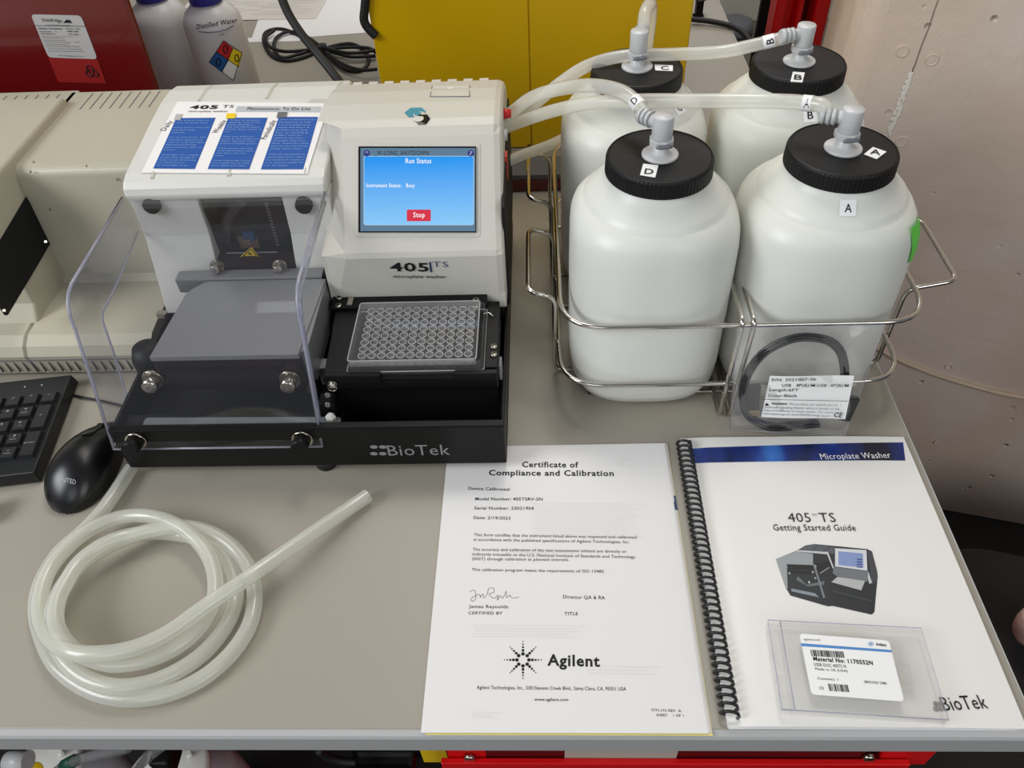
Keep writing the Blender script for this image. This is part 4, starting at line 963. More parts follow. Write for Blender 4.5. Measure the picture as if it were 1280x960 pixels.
m0, mx_, my_ = frame((0.1337, 0.0045, 0.0), -0.0045)
MWD, MHT, MTH = 0.2175, 0.2800, 0.0055
man_ = thing('spiral_bound_guide', m0 + mx_*MWD/2 + my_*MHT/2, 'spiral bound white guide booklet with blue top banner, right of certificate', 'book')
def mz(i, j):
    r = max(0.0, (i-0.55)/0.45); return MTH - 0.0024*r*r - 0.0016*max(0, (0.10-i)/0.10) + 0.0008*math.sin(j*PI)
def MP3(i, j, o=0.0): return m0 + mx_*(i*MWD) + my_*(j*MHT) + Vector((0, 0, mz(i, j) + o))
mb = MB(); n = 8
for k in range(n):
    zz = k/(n-1); s_ = [0, .0006, -.0004, .0009, .0002, -.0005, .0004, 0][k]
    mb = MB(); L = []
    NI, NJ = 14, 4
    top = [[m0 + mx_*(i/NI*MWD + s_) + my_*(j/NJ*MHT - s_) + Vector((0, 0, 0.0004 + (mz(i/NI, j/NJ)-0.0004)*((k+0.85)/n))) for i in range(NI+1)] for j in range(NJ+1)]
    mb.sheet(lambda a, b: top[round(b*NJ)][round(a*NI)], NI, NJ)
    mb.sheet(lambda a, b: top[round(b*NJ)][round(a*NI)] - Vector((0, 0, (MTH-0.001)/n*0.8)), NI, NJ)
    bx = [top[0][i] for i in range(NI+1)]; mb.add(bx + [p - Vector((0, 0, (MTH-0.001)/n*0.8)) for p in bx], [[i, i+1, NI+2+i, NI+1+i] for i in range(NI)])
    bx = [top[j][NI] for j in range(NJ+1)]; mb.add(bx + [p - Vector((0, 0, (MTH-0.001)/n*0.8)) for p in bx], [[i, i+1, NJ+2+i, NJ+1+i] for i in range(NJ)])
    bx = [top[j][0] for j in range(NJ+1)]; mb.add(bx + [p - Vector((0, 0, (MTH-0.001)/n*0.8)) for p in bx], [[i, i+1, NJ+2+i, NJ+1+i] for i in range(NJ)])
    if k < n-1: mb.build('page', M['paper'], man_)
mb = MB(); mb.sheet(lambda i, j: MP3(i, j), 24, 12); cov = mb.build('cover', M['cover'], man_, fixn=False)
def MF(u, v, o=0.0002):
    z = MTH
    for _ in range(8):
        p = PZ(u, v, z); d = p - m0; i, j = d.dot(mx_)/MWD, d.dot(my_)/MHT; z = mz(min(max(i, 0), 1), min(max(j, 0), 1)) + o
    return Vector((p.x, p.y, z))
def Q(x, y): return (840 + x*0.40628, 540 + y*0.40628)
def mij(u, v): p = MF(u, v); d = p - m0; return d.dot(mx_)/MWD, d.dot(my_)/MHT
def cover_patch(corners, name, m, o, nu=12, nv=3, parent=cov):
    ij = [mij(*c) for c in corners]
    def g(s, t_):
        i = (ij[0][0]*(1-s)+ij[1][0]*s)*(1-t_) + (ij[3][0]*(1-s)+ij[2][0]*s)*t_; j = (ij[0][1]*(1-s)+ij[1][1]*s)*(1-t_) + (ij[3][1]*(1-s)+ij[2][1]*s)*t_
        return MP3(i, j, o)
    return MB().sheet(g, nu, nv).build(name, m, parent, fixn=False)
cover_patch([Q(62, 97), Q(718, 88), Q(711, 32), Q(52, 52)], 'banner', M['banner'], 0.00025)
mb = MB(); mf = lambda u, v: MF(u, v, 0.0005)
px_text(mb, 'Microplate Washer', Q(459, 85), Q(675, 80), 7.0, mf, 0.0003, 0.0, up=my_); mb.build('banner_text', M['tag'], cov, fixn=False)
for s_, a, b, h, bo in (('405', (360, 277), (429, 277), 11, -.005), ('TM', (431, 258), (445, 258), 2.4, 0), ('TS', (457, 277), (506, 277), 11, -.005), ('Getting Started Guide', (313, 303), (567, 304), 7.5, 0), ('BioTek', (838, 858), (975, 850), 16, 0)):
    mb = MB(); px_text(mb, s_, Q(*a), Q(*b), h, mf, 0.0002, bo, up=my_); mb.build('cover_text', M['ink'], cov, fixn=False)
mb = MB()
for dx_, dy_ in ((0, 0), (16, 0), (0, -14), (16, -14)): disc(mb, MF(*Q(812+dx_*0.9, 852+dy_*1.1), 0.0006), 1, mx_*0.0019, my_*0.0019, 16)
mb.build('brand_mark', M['ink_g'], cov, fixn=False)
# flat printed picture of the washer on the cover
def PIC(x, y): return (960 + x/8.533, 670 + y/8.533)
def pic(pts, col, o, name='picture_patch'):
    mb = MB(); mb.add([MF(*PIC(*p), o) for p in pts], [list(range(len(pts)))]); mb.build(name, mat('print_tone', S(*col), 0.4), cov, fixn=False)
pic([(85, 245), (300, 160), (400, 100), (500, 85), (1060, 140), (1110, 165), (1165, 380), (1170, 430), (1135, 810), (1105, 838), (690, 745), (640, 750), (240, 635), (195, 560)], (38, 42, 46), 0.00030)
pic([(85, 245), (300, 165), (480, 190), (480, 310), (200, 300), (210, 560), (190, 555)], (150, 155, 158), 0.00040)
pic([(300, 160), (400, 100), (500, 85), (720, 120), (700, 190)], (84, 88, 94), 0.00040)
pic([(300, 150), (640, 170), (700, 330), (1070, 375), (1110, 500), (1080, 510), (1050, 390), (690, 345), (630, 195), (300, 165)], (190, 192, 194), 0.00045)
pic([(715, 130), (1050, 150), (1060, 370), (715, 325)], (206, 208, 210), 0.00050)
pic([(750, 162), (1012, 186), (1018, 338), (752, 310)], (128, 146, 190), 0.00055)
for k in range(4): pic([(948, 240+27*k), (1005, 245+27*k), (1006, 258+27*k), (948, 253+27*k)], (50, 66, 130), 0.00060)
pic([(700, 330), (1070, 375), (1060, 490), (740, 430), (690, 400)], (110, 114, 118), 0.00050)
pic([(675, 492), (740, 435), (1035, 480), (995, 580)], (176, 178, 176), 0.00055)
pic([(250, 560), (500, 610), (545, 655), (250, 590)], (130, 142, 148), 0.00050)
pic([(205, 300), (470, 320), (470, 350), (210, 345)], (20, 20, 22), 0.00050)
pic([(320, 430), (410, 520), (600, 480), (600, 520), (430, 540), (300, 470)], (96, 104, 108), 0.00050)
pic([(480, 300), (500, 300), (610, 655), (590, 665)], (120, 124, 128), 0.00060)
pic([(1110, 165), (1165, 380), (1165, 470), (1110, 520), (1060, 160)], (66, 68, 72), 0.00042)
for c_, r_ in (((195, 335), 14), ((228, 398), 13), ((505, 325), 12), ((478, 385), 13), ((505, 450), 12)):
    pic([(c_[0]+r_*math.cos(k*PI/5), c_[1]+r_*math.sin(k*PI/5)) for k in range(10)], (150, 154, 156), 0.00065)
pic([(425, 500), (440, 475), (450, 505)], (210, 212, 212), 0.00065)
pic([(490, 295), (650, 270), (660, 320), (560, 400), (500, 400)], (24, 26, 28), 0.00052)
pic([(550, 395), (650, 330), (655, 340), (556, 405)], (140, 144, 148), 0.00062); pic([(215, 360), (470, 372), (470, 400), (235, 395)], (22, 24, 26), 0.00052)
pic([(455, 160), (530, 100), (536, 102), (462, 161)], (20, 22, 26), 0.00050); pic([(575, 168), (660, 112), (667, 114), (583, 169)], (20, 22, 26), 0.00050)
pic([(690, 580), (1110, 690), (1108, 705), (690, 592)], (64, 68, 72), 0.00050)
# coil binding
pts = []; NR = 43
for k in range(NR*10 + 1):
    a = 2*PI*k/10; q = k/(NR*10); cy_ = 0.006 + q*(MHT - 0.012)
    pts.append(m0 + mx_*(0.0015 + 0.0068*math.cos(a)) + my_*cy_ + Vector((0, 0, 0.0078 + 0.0068*math.sin(a)*0.95)))
MB().tube(pts, 0.00135, 7).build('binding_coil', M['usbb'], man_, label='black plastic spiral')
mb = MB()
for k in range(NR):
    y = 0.006 + (k+0.02)/NR*(MHT-0.012); i = 0.0075/MWD
    disc(mb, MP3(i, y/MHT, 0.0003), 0.0014, mx_, my_, 10)
mb.build('punched_holes', M['ink_g'], cov, fixn=False)
# ---- clear media case on the guide
oc = [Q(300, 860), Q(830, 900), Q(745, 600), Q(262, 560)]
CZ0, CZ1 = MTH + 0.0016, MTH + 0.0110
kc = [PZ(*(974, 893), CZ0), PZ(*(1180, 906), CZ0)]
ce = (kc[1]-kc[0]); cw = ce.length; ce.normalize(); cn = Vector((-ce.y, ce.x, 0)); cdp = 0.128
print('case width', cw)
kt = PZ(960, 775, CZ1); cdp = (kt - kc[0]).dot(cn); print('case d', cdp, (PZ(1150, 788, CZ1)-kc[0]).dot(ce))
case = thing('media_case', kc[0] + ce*cw/2 + cn*cdp/2, 'clear plastic disc case with a white product label lying on guide booklet', 'case')
def CB_(x, y, z): return kc[0] + ce*x + cn*y + Vector((0, 0, z - kc[0].z))
def cbox(mb, x0, y0, z0, x1, y1, z1):
    v = [CB_(x, y, z) for z in (z0, z1) for x, y in ((x0, y0), (x1, y0), (x1, y1), (x0, y1))]
    mb.add(v, [[3, 2, 1, 0], [4, 5, 6, 7], [0, 1, 5, 4], [1, 2, 6, 5], [2, 3, 7, 6], [3, 0, 4, 7]]); return mb
mb = MB(); cbox(mb, 0, 0, CZ0, cw, cdp, CZ0+0.0012)
for a in ((0, 0, cw, 0.0012), (0, cdp-0.0012, cw, cdp), (cw-0.0012, 0.0012, cw, cdp-0.0012)): cbox(mb, a[0], a[1], CZ0+0.0012, a[2], a[3], CZ1-0.0015)
mb.build('case_base', M['case'], case)
mb = MB(); cbox(mb, 0.010, 0.0015, CZ1-0.0012, cw-0.0005, cdp-0.0015, CZ1); mb.build('case_lid', M['case'], case)
mb = MB(); cbox(mb, -0.001, 0.002, CZ0+0.001, 0.009, cdp-0.002, CZ1-0.001); mb.build('hinge_spine', M['case'], case)
mb = MB(); cbox(mb, 0.002, cdp*0.12, CZ1-0.001, 0.0055, cdp*0.36, CZ1+0.0002); mb.build('clip', M['case'], case)
mb = MB(); cbox(mb, 0.002, cdp*0.42, CZ1-0.001, 0.0055, cdp*0.80, CZ1+0.0002); mb.build('clip', M['case'], case)
mb = MB(); cbox(mb, cw-0.026, cdp*0.38, CZ0+0.002, cw-0.016, cdp*0.58, CZ1-0.002); mb.build('latch', M['case'], case)
mb = MB(); P_ = [CB_(x, y, CZ1) for x, y in ((0, 0), (cw, 0), (cw, cdp), (0, cdp))]
mb.tube(P_ + [P_[0]], 0.0005, 6); mb.tube([CB_(0.0095, 0.001, CZ1), CB_(0.0095, cdp-0.001, CZ1)], 0.0005, 6); mb.build('case_edge', M['acr_edge'], case)
LZ = CZ1 + 0.0002
def R8(x, y): return (930 + x/3.879, 740 + y/3.879)
def KF(u, v, o=0.0): return PZ(u, v, LZ + o)
cor = [KF(*R8(*p)) for p in ((327, 497), (777, 532), (702, 236), (268, 202))]
mb = MB(); mb.loft([[p for p in round_path(cor, 0.003, 3, True)], [p + Vector((0, 0, 0.0003)) for p in round_path(cor, 0.003, 3, True)]]); lb = mb.build('case_label', M['tag'], case)
lup = cor[3]-cor[0]; kf = lambda u, v: KF(u, v, 0.0004)
mb = MB(); q = [KF(*R8(*p), 0.0004) for p in ((277, 262), (717, 293), (714, 281), (274, 248))]; quad(mb, *q); mb.build('label_stripe', M['bstripe'], lb, fixn=False)
for s_, a, b, h, bo in (('agilent.com', (290, 234), (370, 237), 9, 0), ('Agilent', (641, 260), (691, 264), 13, .03), ('Material No: 1170552N', (337, 333), (626, 354), 19, .025), ('USER DOC 405TS N', (340, 359), (496, 369), 15, 0), ('Made in US (USA)', (346, 378), (503, 389), 11, 0), ('Contents: 1', (357, 424), (456, 431), 11, 0), ('28021023 2386', (583, 441), (693, 449), 11, .005), ('US', (366, 472), (387, 474), 14, 0)):
    mb = MB(); px_text(mb, s_, R8(*a), R8(*b), h/3.879, kf, 0.0002, bo, up=lup); mb.build('label_print', M['ink'], lb, fixn=False)
for (xa, ya, xb, yb, hh, cnt) in ((327, 311, 490, 320, 30, 22), (414, 480, 512, 486, 34, 13)):
    rb = random.Random(cnt); x = 0.0; mb = MB()
    A = kf(*R8(xa, ya)); B = kf(*R8(xb, yb)); L = (B-A); u_ = lup.normalized()*((kf(*R8(xa, ya-hh)) - A).length)
    while x < 0.98:
        w_ = rb.choice((0.012, 0.02, 0.03)) * (1.7 if cnt < 20 else 1); a = A + L*x; b = A + L*min(1, x+w_); o = Vector((0, 0, 0.0002)); quad(mb, a+o, b+o, b+u_+o, a+u_+o); x += w_ + rb.choice((0.012, 0.02, 0.028)) * (1.5 if cnt < 20 else 1)
    mb.build('barcode', M['ink'], lb, fixn=False, kind='stuff')
mb = MB()
for k in range(8):
    for d, r in ((5, 1.6), (9, 1.3), (13, 1.0)): c = R8(615 + d*1.2*math.cos(k*PI/4), 252 + d*math.sin(k*PI/4)); disc(mb, KF(*c, 0.0006), r*0.00018*1.2, ex, ey, 8)
mb.build('label_starburst', M['bstripe'], lb, fixn=False)
#@@USB
# ================================================================== BAGGED CABLE LEANING ON THE RACK
bp0 = PZ(912, 536, 0.002); bp1 = PZ(1058, 545, 0.002); bp2 = PY(1104, 409, 0.3105); bp3 = PY(922, 409, 0.3105)
usb = thing('bagged_cable', (bp0+bp1)/2 - Vector((0, 0, 0.002)), 'coiled black cable in a clear bag with printed label, leaning on wire rack', 'cable')
e1 = (bp1-bp0).normalized(); e2 = ((bp3 - bp0) + (bp2-bp1))*0.5; e2 = (e2 - e1*e2.dot(e1)).normalized(); bn = e1.cross(e2)
bc = (bp0+bp1+bp2+bp3)/4
if bn.dot(CAM_LOC - bc) < 0: bn = -bn
def BG(u, v, o=0.0): return PP(u, v, bp0 + bn*o, bn)
bag_c = [BG(912, 537, .004), BG(1056, 546, .004), BG(1106, 406, .004), BG(922, 410, .004)]
rw = random.Random(5)
def wr(i, j): return 0.0026*math.sin(i*11 + j*3) * math.sin(j*9 + i*4) + 0.0015*math.sin(i*23+j*17)
def bagp(side):
    def g(i, j):
        p = bag_c[0].lerp(bag_c[1], i).lerp(bag_c[3].lerp(bag_c[2], i), j)
        e = min(i, 1-i, j, 1-j); b = min(1, e/0.12); return p + bn*(side*0.0048*b**0.6 + wr(i, j)*b*(0.7 if side > 0 else 0.2))
    return g
mb = MB(); mb.sheet(bagp(1), 22, 18); mb.build('bag_front', M['bag'], usb, fixn=False)
mb = MB(); mb.sheet(bagp(-1), 10, 10); mb.build('bag_back', M['bag'], usb, fixn=False)
mb = MB(); mb.tube([c for c in bag_c] + [bag_c[0]], 0.0004, 6); mb.build('bag_seam', M['acr_edge'], usb)
def UB(x, y): return (900 + x/5.645, 390 + y/5.645)
loop = [(700, 790), (560, 800), (400, 815), (280, 790), (190, 720), (160, 620), (165, 520), (205, 410), (290, 300), (400, 225), (530, 180), (650, 175), (770, 200), (850, 270), (880, 370), (885, 460), (905, 600), (905, 700), (890, 760)]
offs = [(0, 0, 0), (14, 10, 1), (-13, -8, 1), (8, 16, 2), (-6, -20, 0), (22, 22, 0)]
for k, (dx, dy, dz) in enumerate(offs):
    cx_, cy_ = 540, 490; P = []
    for (x, y) in (loop if k < 2 else loop[:16]):
        d = math.hypot(x-cx_, y-cy_); s = 1 - (dx)/d; P.append(BG(*UB(cx_ + (x-cx_)*s, cy_ + (y-cy_)*s), 0.0042 + 0.0013*dz - 0.0010*(k % 2)))
    if k >= 2: P = smooth_path(P, 4)
    else: P = smooth_path(P, 4)
    MB().tube(P, 0.0021, 8).build('cable_turn', M['usbb'], usb)

def bbox_(mb, c, hw, hh, ht, ang=0.0):
    a = e1*math.cos(ang) + e2*math.sin(ang); b = -e1*math.sin(ang) + e2*math.cos(ang)
    v = [c + a*sx*hw + b*sy*hh + bn*sz*ht for sz in (-1, 1) for sx, sy in ((-1, -1), (1, -1), (1, 1), (-1, 1))]
    mb.add(v, [[3, 2, 1, 0], [4, 5, 6, 7], [0, 1, 5, 4], [1, 2, 6, 5], [2, 3, 7, 6], [3, 0, 4, 7]]); return mb
bbox_(MB(), BG(*UB(905, 680), .004), 0.0058, 0.014, 0.0030, -0.1).build('plug', M['usbb'], usb, bev=0.001)
bbox_(MB(), BG(*UB(235, 600), .004), 0.0060, 0.015, 0.0028, 0.1).build('plug', M['usbb'], usb, bev=0.001)
bbox_(MB(), BG(*UB(240, 705), .004), 0.0050, 0.0035, 0.0020, 0.1).build('plug_contact', M['gold'], usb)
LBL = [UB(290, 738), UB(885, 760), UB(948, 452), UB(352, 448)]
lc = [BG(*c, 0.0098) for c in LBL]
def lblp(i, j, o=0.0): return lc[0].lerp(lc[1], i).lerp(lc[3].lerp(lc[2], i), j) + bn*(o + 0.0010*math.sin(i*5+0.5))
ul = MB().sheet(lambda i, j: lblp(i, j), 12, 4).build('cable_label', M['tag'], usb, fixn=False)
mb = MB(); bgf = lambda u, v: PP(u, v, bp0 + bn*0.0110, bn); lu = lc[3]-lc[0]
for s_, a, b, h, bo in (('P/N: 3021007-06', (365, 490), (676, 484), 20, .004), ('USB   4P(A)/M-USB  4P(B)/M', (436, 527), (905, 529), 20, .004), ('Length:6FT', (347, 558), (552, 561), 20, .004), ('Color:Black', (338, 599), (542, 601), 20, .004),
                        ('WARNING:', (362, 653), (474, 655), 13, .03), ('This product can expose you to', (485, 655), (828, 662), 13, -.002), ('chemicals including Nickel, which is known to the', (308, 677), (842, 690), 13, -.002),
                        ('State of California to cause cancer.  For more', (307, 699), (793, 714), 13, -.002), ('information go to www.P65Warnings.ca.gov', (303, 722), (778, 739), 13, -.002), ('CE', (800, 740), (858, 744), 32, .02)):
    px_text(mb, s_, UB(*a), UB(*b), h/5.645, bgf, 0.0002, bo, up=lu); mb.build('label_text', M['ink'], ul, fixn=False); mb = MB()
a, b = bgf(*UB(309, 617)), bgf(*UB(905, 629)); s = lu.normalized()*0.00025; quad(mb, a-s, b-s, b+s, a+s)
tr = [bgf(*UB(*p)) for p in ((314, 660), (347, 661), (331, 640))]; mb.add([p + bn*0.0002 for p in tr], [[0, 1, 2]])
mb.build('label_rule', M['ink'], ul, fixn=False)
#@@COIL
# ================================================================== COILED TUBE ON THE TABLE
def K(x, y): return (20 + x/2.6667, 580 + y/2.6667)
seq = [
 (384, 14, 6), (300, 140, 6), (225, 222, 6), (140, 300, 6), (82, 400, 6), (68, 490, 6), (88, 580, 6), (130, 665, 6), (200, 728, 6), (290, 770, 6), (390, 783, 6), (510, 765, 6), (620, 715, 6), (710, 640, 6), (770, 555, 6), (795, 470, 7), (790, 390, 8), (760, 320, 9), (705, 262, 11), (640, 226, 15), (560, 210, 18),
 (450, 222, 18), (340, 258, 18), (240, 315, 18), (165, 395, 18), (125, 480, 18), (122, 560, 18), (150, 635, 18), (210, 700, 17), (290, 735, 16), (370, 743, 15), (470, 722, 12), (570, 672, 8), (650, 605, 7), (710, 520, 7), (733, 440, 7), (722, 360, 7), (680, 290, 8), (610, 250, 9), (520, 232, 9),
 (430, 230, 14), (320, 255, 22), (220, 320, 24), (165, 400, 26), (135, 470, 28), (135, 540, 28), (175, 605, 28), (240, 645, 25), (330, 668, 20), (430, 655, 18), (530, 612, 18), (610, 545, 18), (655, 465, 18), (665, 395, 18), (648, 320, 18), (600, 250, 20), (530, 200, 20), (440, 173, 16), (350, 178, 14), (260, 212, 16), (180, 270, 18), (110, 355, 18), (80, 450, 18), (85, 530, 19), (120, 590, 26), (190, 628, 33), (280, 633, 34), (370, 620, 33), (450, 592, 32), (530, 548, 30), (640, 468, 30), (760, 388, 30), (880, 305, 24), (1030, 202, 14), (1110, 148, 9), (1172, 105, 7)]
cp = smooth_path([PZ(*K(x, y), z/1000.0 + 0.0011) for x, y, z in seq], 5)
coil = thing('tubing_coil', (-0.36, 0.13, 0), 'loose coil of milky clear silicone tubing lying before the washer', 'tube')
MB().tube(cp, 0.0068, 18, cap=False).build('tube_wall', M['tube'], coil, fixn=False)
MB().tube(cp, 0.0040, 12, cap=False).build('tube_bore', clear('silicone_bore', (0.94, 0.94, 0.91, 1), 0.6, 0.2, 0.10, (0.9, 0.92, 0.85, 1)), coil, fixn=False)
e_ = cp[-1]; d_ = (cp[-1]-cp[-2]).normalized(); u_ = Vector((0, 0, 1)); u_ = (u_ - d_*u_.dot(d_)).normalized(); s_ = d_.cross(u_)
mb = MB(); n = 20; mb.loft([[e_ + (u_*math.cos(2*PI*k/n) + s_*math.sin(2*PI*k/n))*r for k in range(n)] for r in (0.0068, 0.0040)], cap=False, smooth=False); mb.build('cut_end', M['tube'], coil, fixn=False)
#@@DESK
# ================================================================== MOUSE
mo = thing('computer_mouse', PZ(110, 590, 0), 'black computer mouse lying left of the washer', 'mouse')
mc0 = PZ(92, 632, 0.0) ; mc1 = PZ(160, 520, 0.0)
ax = (mc1-mc0).normalized(); sx_ = Vector((ax.y, -ax.x, 0)); Lm = 0.116; Wm = 0.031
mcen = PZ(110, 575, 0.012); mcen.z = 0.0
def msurf(t_, s, o=0.0):       # t_ along 0..1 from tail, s across angle 0..pi
    wv = Wm*(0.80 + 0.20*math.cos((t_-0.25)*PI*1.1)) * (max(0.0, 1-(abs(2*t_-1))**3.2))**0.5
    hv = 0.0365*(0.55+0.45*math.cos((t_-0.42)*PI*1.15)) * (max(0.0, 1-(abs(2*t_-1))**3.6))**0.5
    return mcen + ax*(t_-0.5)*Lm + sx_*math.cos(s)*(wv+o) + Vector((0, 0, 0.0015 + (hv+o)*max(0, math.sin(s))**0.72))
mb = MB(); mb.sheet(lambda i, j: msurf(0.002 + 0.996*j, PI*i), 28, 36); mb.build('shell', M['mouse'], mo)
mb = MB(); mb.sheet(lambda i, j: msurf(0.62 + 0.33*j, PI*(0.44 + 0.13*i*1.0), 0.0012), 6, 12); mb.build('button_strip', M['black_g'], mo, fixn=False)
c = msurf(0.80, PI*0.5) - Vector((0, 0, 0.0045)); mb = MB(); mb.tube([c - sx_*0.003, c + sx_*0.003], 0.0065, 20); mb.build('scroll_wheel', M['rubber'], mo)
mb = MB(); A, B = PZ(70, 600, 0.030), PZ(90, 600, 0.031)
px_text(mb, 'UNITED', (71, 599.5), (91, 600.5), 3.6, lambda u, v: PZ(u, v, 0.0320), 0.0008, 0.008, up=Vector((0, 1, 0.3))); 
mb.v = [p for p in mb.v]
out = []
for p in mb.v:       # settle lettering on the shell
    d = p - mcen; t_ = d.dot(ax)/Lm + 0.5; best = None
    for k in range(61):
        q = msurf(t_, PI*k/60, 0.0014); e = (q - p); e = (q.xy - p.xy).length
        if q.z > 0.006 and (best is None or e < best[0]): best = (e, q)
    out.append(Vector((p.x, p.y, best[1].z)))
mb.v = out; mb.build('logo_text', M['keytx'], mo, fixn=False)
mb = MB(); mb.tube(smooth_path([PZ(85, 492, 0.002), PZ(105, 497, 0.002), PZ(130, 502, 0.002), PZ(165, 512, 0.002), PZ(190, 530, 0.002)], 6), 0.0013, 8)
mb.build('keyboard_cable', M['rubber'], label='thin black cable leaving the keyboard behind the mouse', cat='cable')
# ================================================================== KEYBOARD
kb = thing('keyboard', PZ(20, 540, 0), 'black computer keyboard corner with number pad left of the mouse', 'keyboard')
kr0, kr1 = PZ(90, 463, 0.020), PZ(44, 592, 0.016)
kd = (kr0 - kr1); kd.z = 0; KL = kd.length; kd.normalize(); kx = Vector((kd.y, -kd.x, 0))
def KB(a, b, z): p = kr1 + kx*a + kd*b; return Vector((p.x, p.y, z))
def kbox(mb, a0, b0, a1, b1, z0, z1, in_=0.0):
    v = [KB(a, b, z0) for a, b in ((a0, b0), (a1, b0), (a1, b1), (a0, b1))] + [KB(a, b, z1) for a, b in ((a0+in_, b0+in_), (a1-in_, b0+in_), (a1-in_, b1-in_), (a0+in_, b1-in_))]
    mb.add(v, [[3, 2, 1, 0], [4, 5, 6, 7], [0, 1, 5, 4], [1, 2, 6, 5], [2, 3, 7, 6], [3, 0, 4, 7]]); return mb
mb = MB(); kbox(mb, -0.20, 0, 0, KL, 0.002, 0.016, 0.002); mb.build('keyboard_case', M['kbd'], kb, bev=0.0015)
kp = 0.0185
rows = [(0, ['*', '-']), ]
def K2(u, v): p = PZ(u, v, 0.0165) - kr1; return p.dot(kx), p.dot(kd)
a_r, _ = K2(68, 490); 
x_edge = -0.0065
legends = {(0, 0): '-', (1, 0): '*', (2, 0): '/', (3, 0): 'Num', (1, 1): '9', (2, 1): '8', (3, 1): '7', (1, 2): '6', (2, 2): '5', (3, 2): '4', (1, 3): '3', (2, 3): '2', (3, 3): '1', (1, 4): '.', (2, 4): '0'}
top_b = KL - 0.030
for cidx in range(8):
    for ridx in range(5):
        a1 = x_edge - cidx*kp; b1 = top_b - ridx*kp
        hgt = 1
        if cidx == 0:
            if ridx in (2, 4): continue
            if ridx in (1, 3): hgt = 2
        b0 = b1 - kp*hgt + 0.0030
        mb = MB(); kbox(mb, a1-kp+0.0030, b0, a1, b1, 0.0155, 0.0205, 0.0013); ky = mb.build('key', M['key'], kb)
        tx = legends.get((cidx, ridx)) or ({(0, 1): '+', (0, 3): 'Enter'}.get((cidx, ridx)))
        if tx:
            wv = 0.0022*len(tx) if len(tx) > 1 else 0.0026; l = MB(); ca, cb = a1-kp/2+0.001, (b0+b1)/2 + (0.002 if hgt == 1 else 0)
            put_text(l, tx, KB(ca-wv/2, cb, 0.0206), KB(ca+wv/2, cb, 0.0206), 0.0026 if len(tx) == 1 else 0.0016, kd, 0.0002, 0.0)
            sub = {'9': 'PgUp', '3': 'PgDn', '6': '->', '.': 'Del'}.get(tx)
            if sub: put_text(l, sub, KB(ca-0.003, cb-0.004, 0.0206), KB(ca+0.003, cb-0.004, 0.0206), 0.0013, kd, 0.0002, 0.0)
            l.build('key_legend', M['keytx'], ky, fixn=False)
for a in (-0.030, -0.048):
    mb = MB(); mb.lathe(KB(a, KL-0.014, 0.0158), [(0.001, 0), (0.001, 0.0008)], 8); mb.build('status_light', M['keytx'], kb)
mb = MB(); mb.box(PZ(-30, 660, 0.0) + Vector((0, 0, 0)), PZ(2.0, 633, 0.0) + Vector((0, 0, 0.022)), 0.003); mb.build('black_box', M['black_m'], label='black plastic corner poking in at the left edge below the keyboard', cat='box')
#@@READER
# ================================================================== LEFT INSTRUMENT (plate reader)
rd = thing('plate_reader', (-0.62, 0.5, 0), 'beige plate reader with vent slots and black side panel left of washer', 'instrument')
RXR = -0.4250
deckz, lowz = 0.190, 0.052
fy = 0.3880
body = [(fy+0.004, 0.006), (fy+0.002, 0.020), (fy, 0.034), (fy+0.006, 0.044), (fy+0.018, 0.0505), (fy+0.036, lowz), (0.494, lowz), (0.502, lowz+0.006)] + [(0.525 - 0.012*math.cos(q*PI/16), deckz-0.012 + 0.012*math.sin(q*PI/16)) for q in range(0, 9)] + [(0.690, deckz), (0.695, deckz-0.004), (0.700, 0.006)]
mb = MB(); mb.prism(body, -0.5680, RXR, 0.0); b_ = mb.build('reader_body', M['beige'], rd)
lb_z = deckz + 0.010
MB().prism([(fy+0.0041, 0.0062), (fy+0.0023, 0.020), (fy+0.0003, 0.034), (fy+0.0063, 0.0438), (fy+0.018, 0.0502), (fy+0.030, 0.0512), (fy+0.030, 0.0062)], -0.945, -0.5675).build('reader_sill', M['beige'], rd)
body2 = [(fy+0.004, 0.006), (fy+0.002, 0.020), (fy, 0.034), (fy+0.006, 0.044), (fy+0.018, 0.0505), (fy+0.036, lowz), (0.436, 0.070), (0.442, lb_z-0.02), (0.450, lb_z), (0.655, lb_z), (0.66, lb_z-0.004), (0.661, deckz), (0.695, deckz), (0.700, 0.006)]
mb = MB(); mb.prism(body2, -0.95, -0.5600, 0.0035, seg=3); mb.build('reader_left_block', M['beige'], rd)
q = [(33, 246), (67, 298), (8, 396), (-60, 396), (-60, 390)]
mb = MB(); c = [PX(u, v, -0.5590) for u, v in ((33, 246), (67, 298), (10, 394), (-40, 372))]
c = [PX(33, 246, -0.559), PX(67, 298, -0.559), PX(10, 394, -0.559), PX(-24, 342, -0.559)]
mb.add(c + [p - Vector((0.004, 0, 0)) for p in c], [[0, 1, 2, 3], [0, 4, 5, 1], [1, 5, 6, 2], [2, 6, 7, 3], [3, 7, 4, 0]]); pn = mb.build('side_panel', M['black_m'], rd)
for u, v in ((57, 302), (5, 388)):
    MB().cyl(PX(u, v, -0.559), PX(u, v, -0.5575), 0.0016, 0.0016, 10).build('panel_screw', M['nickel'], pn)
for k in range(30):
    p0 = PZ(205 - 11.6*k, 107 + 0.12*k, deckz); x = p0.x
    if x < -0.80: break
    za = deckz
    y0, y1 = 0.668, 0.688
    if x < -0.548: continue
    MB().box((x-0.0007, 0.645, za-0.001), (x+0.0007, 0.686, za+0.0003)).build('vent_slot', M['ink_g'], rd)
for k in range(12):
    x = -0.582 - 0.0132*k; MB().box((x-0.0007, 0.664, deckz-0.001), (x+0.0007, 0.686, deckz+0.0003)).build('vent_slot', M['ink_g'], rd)
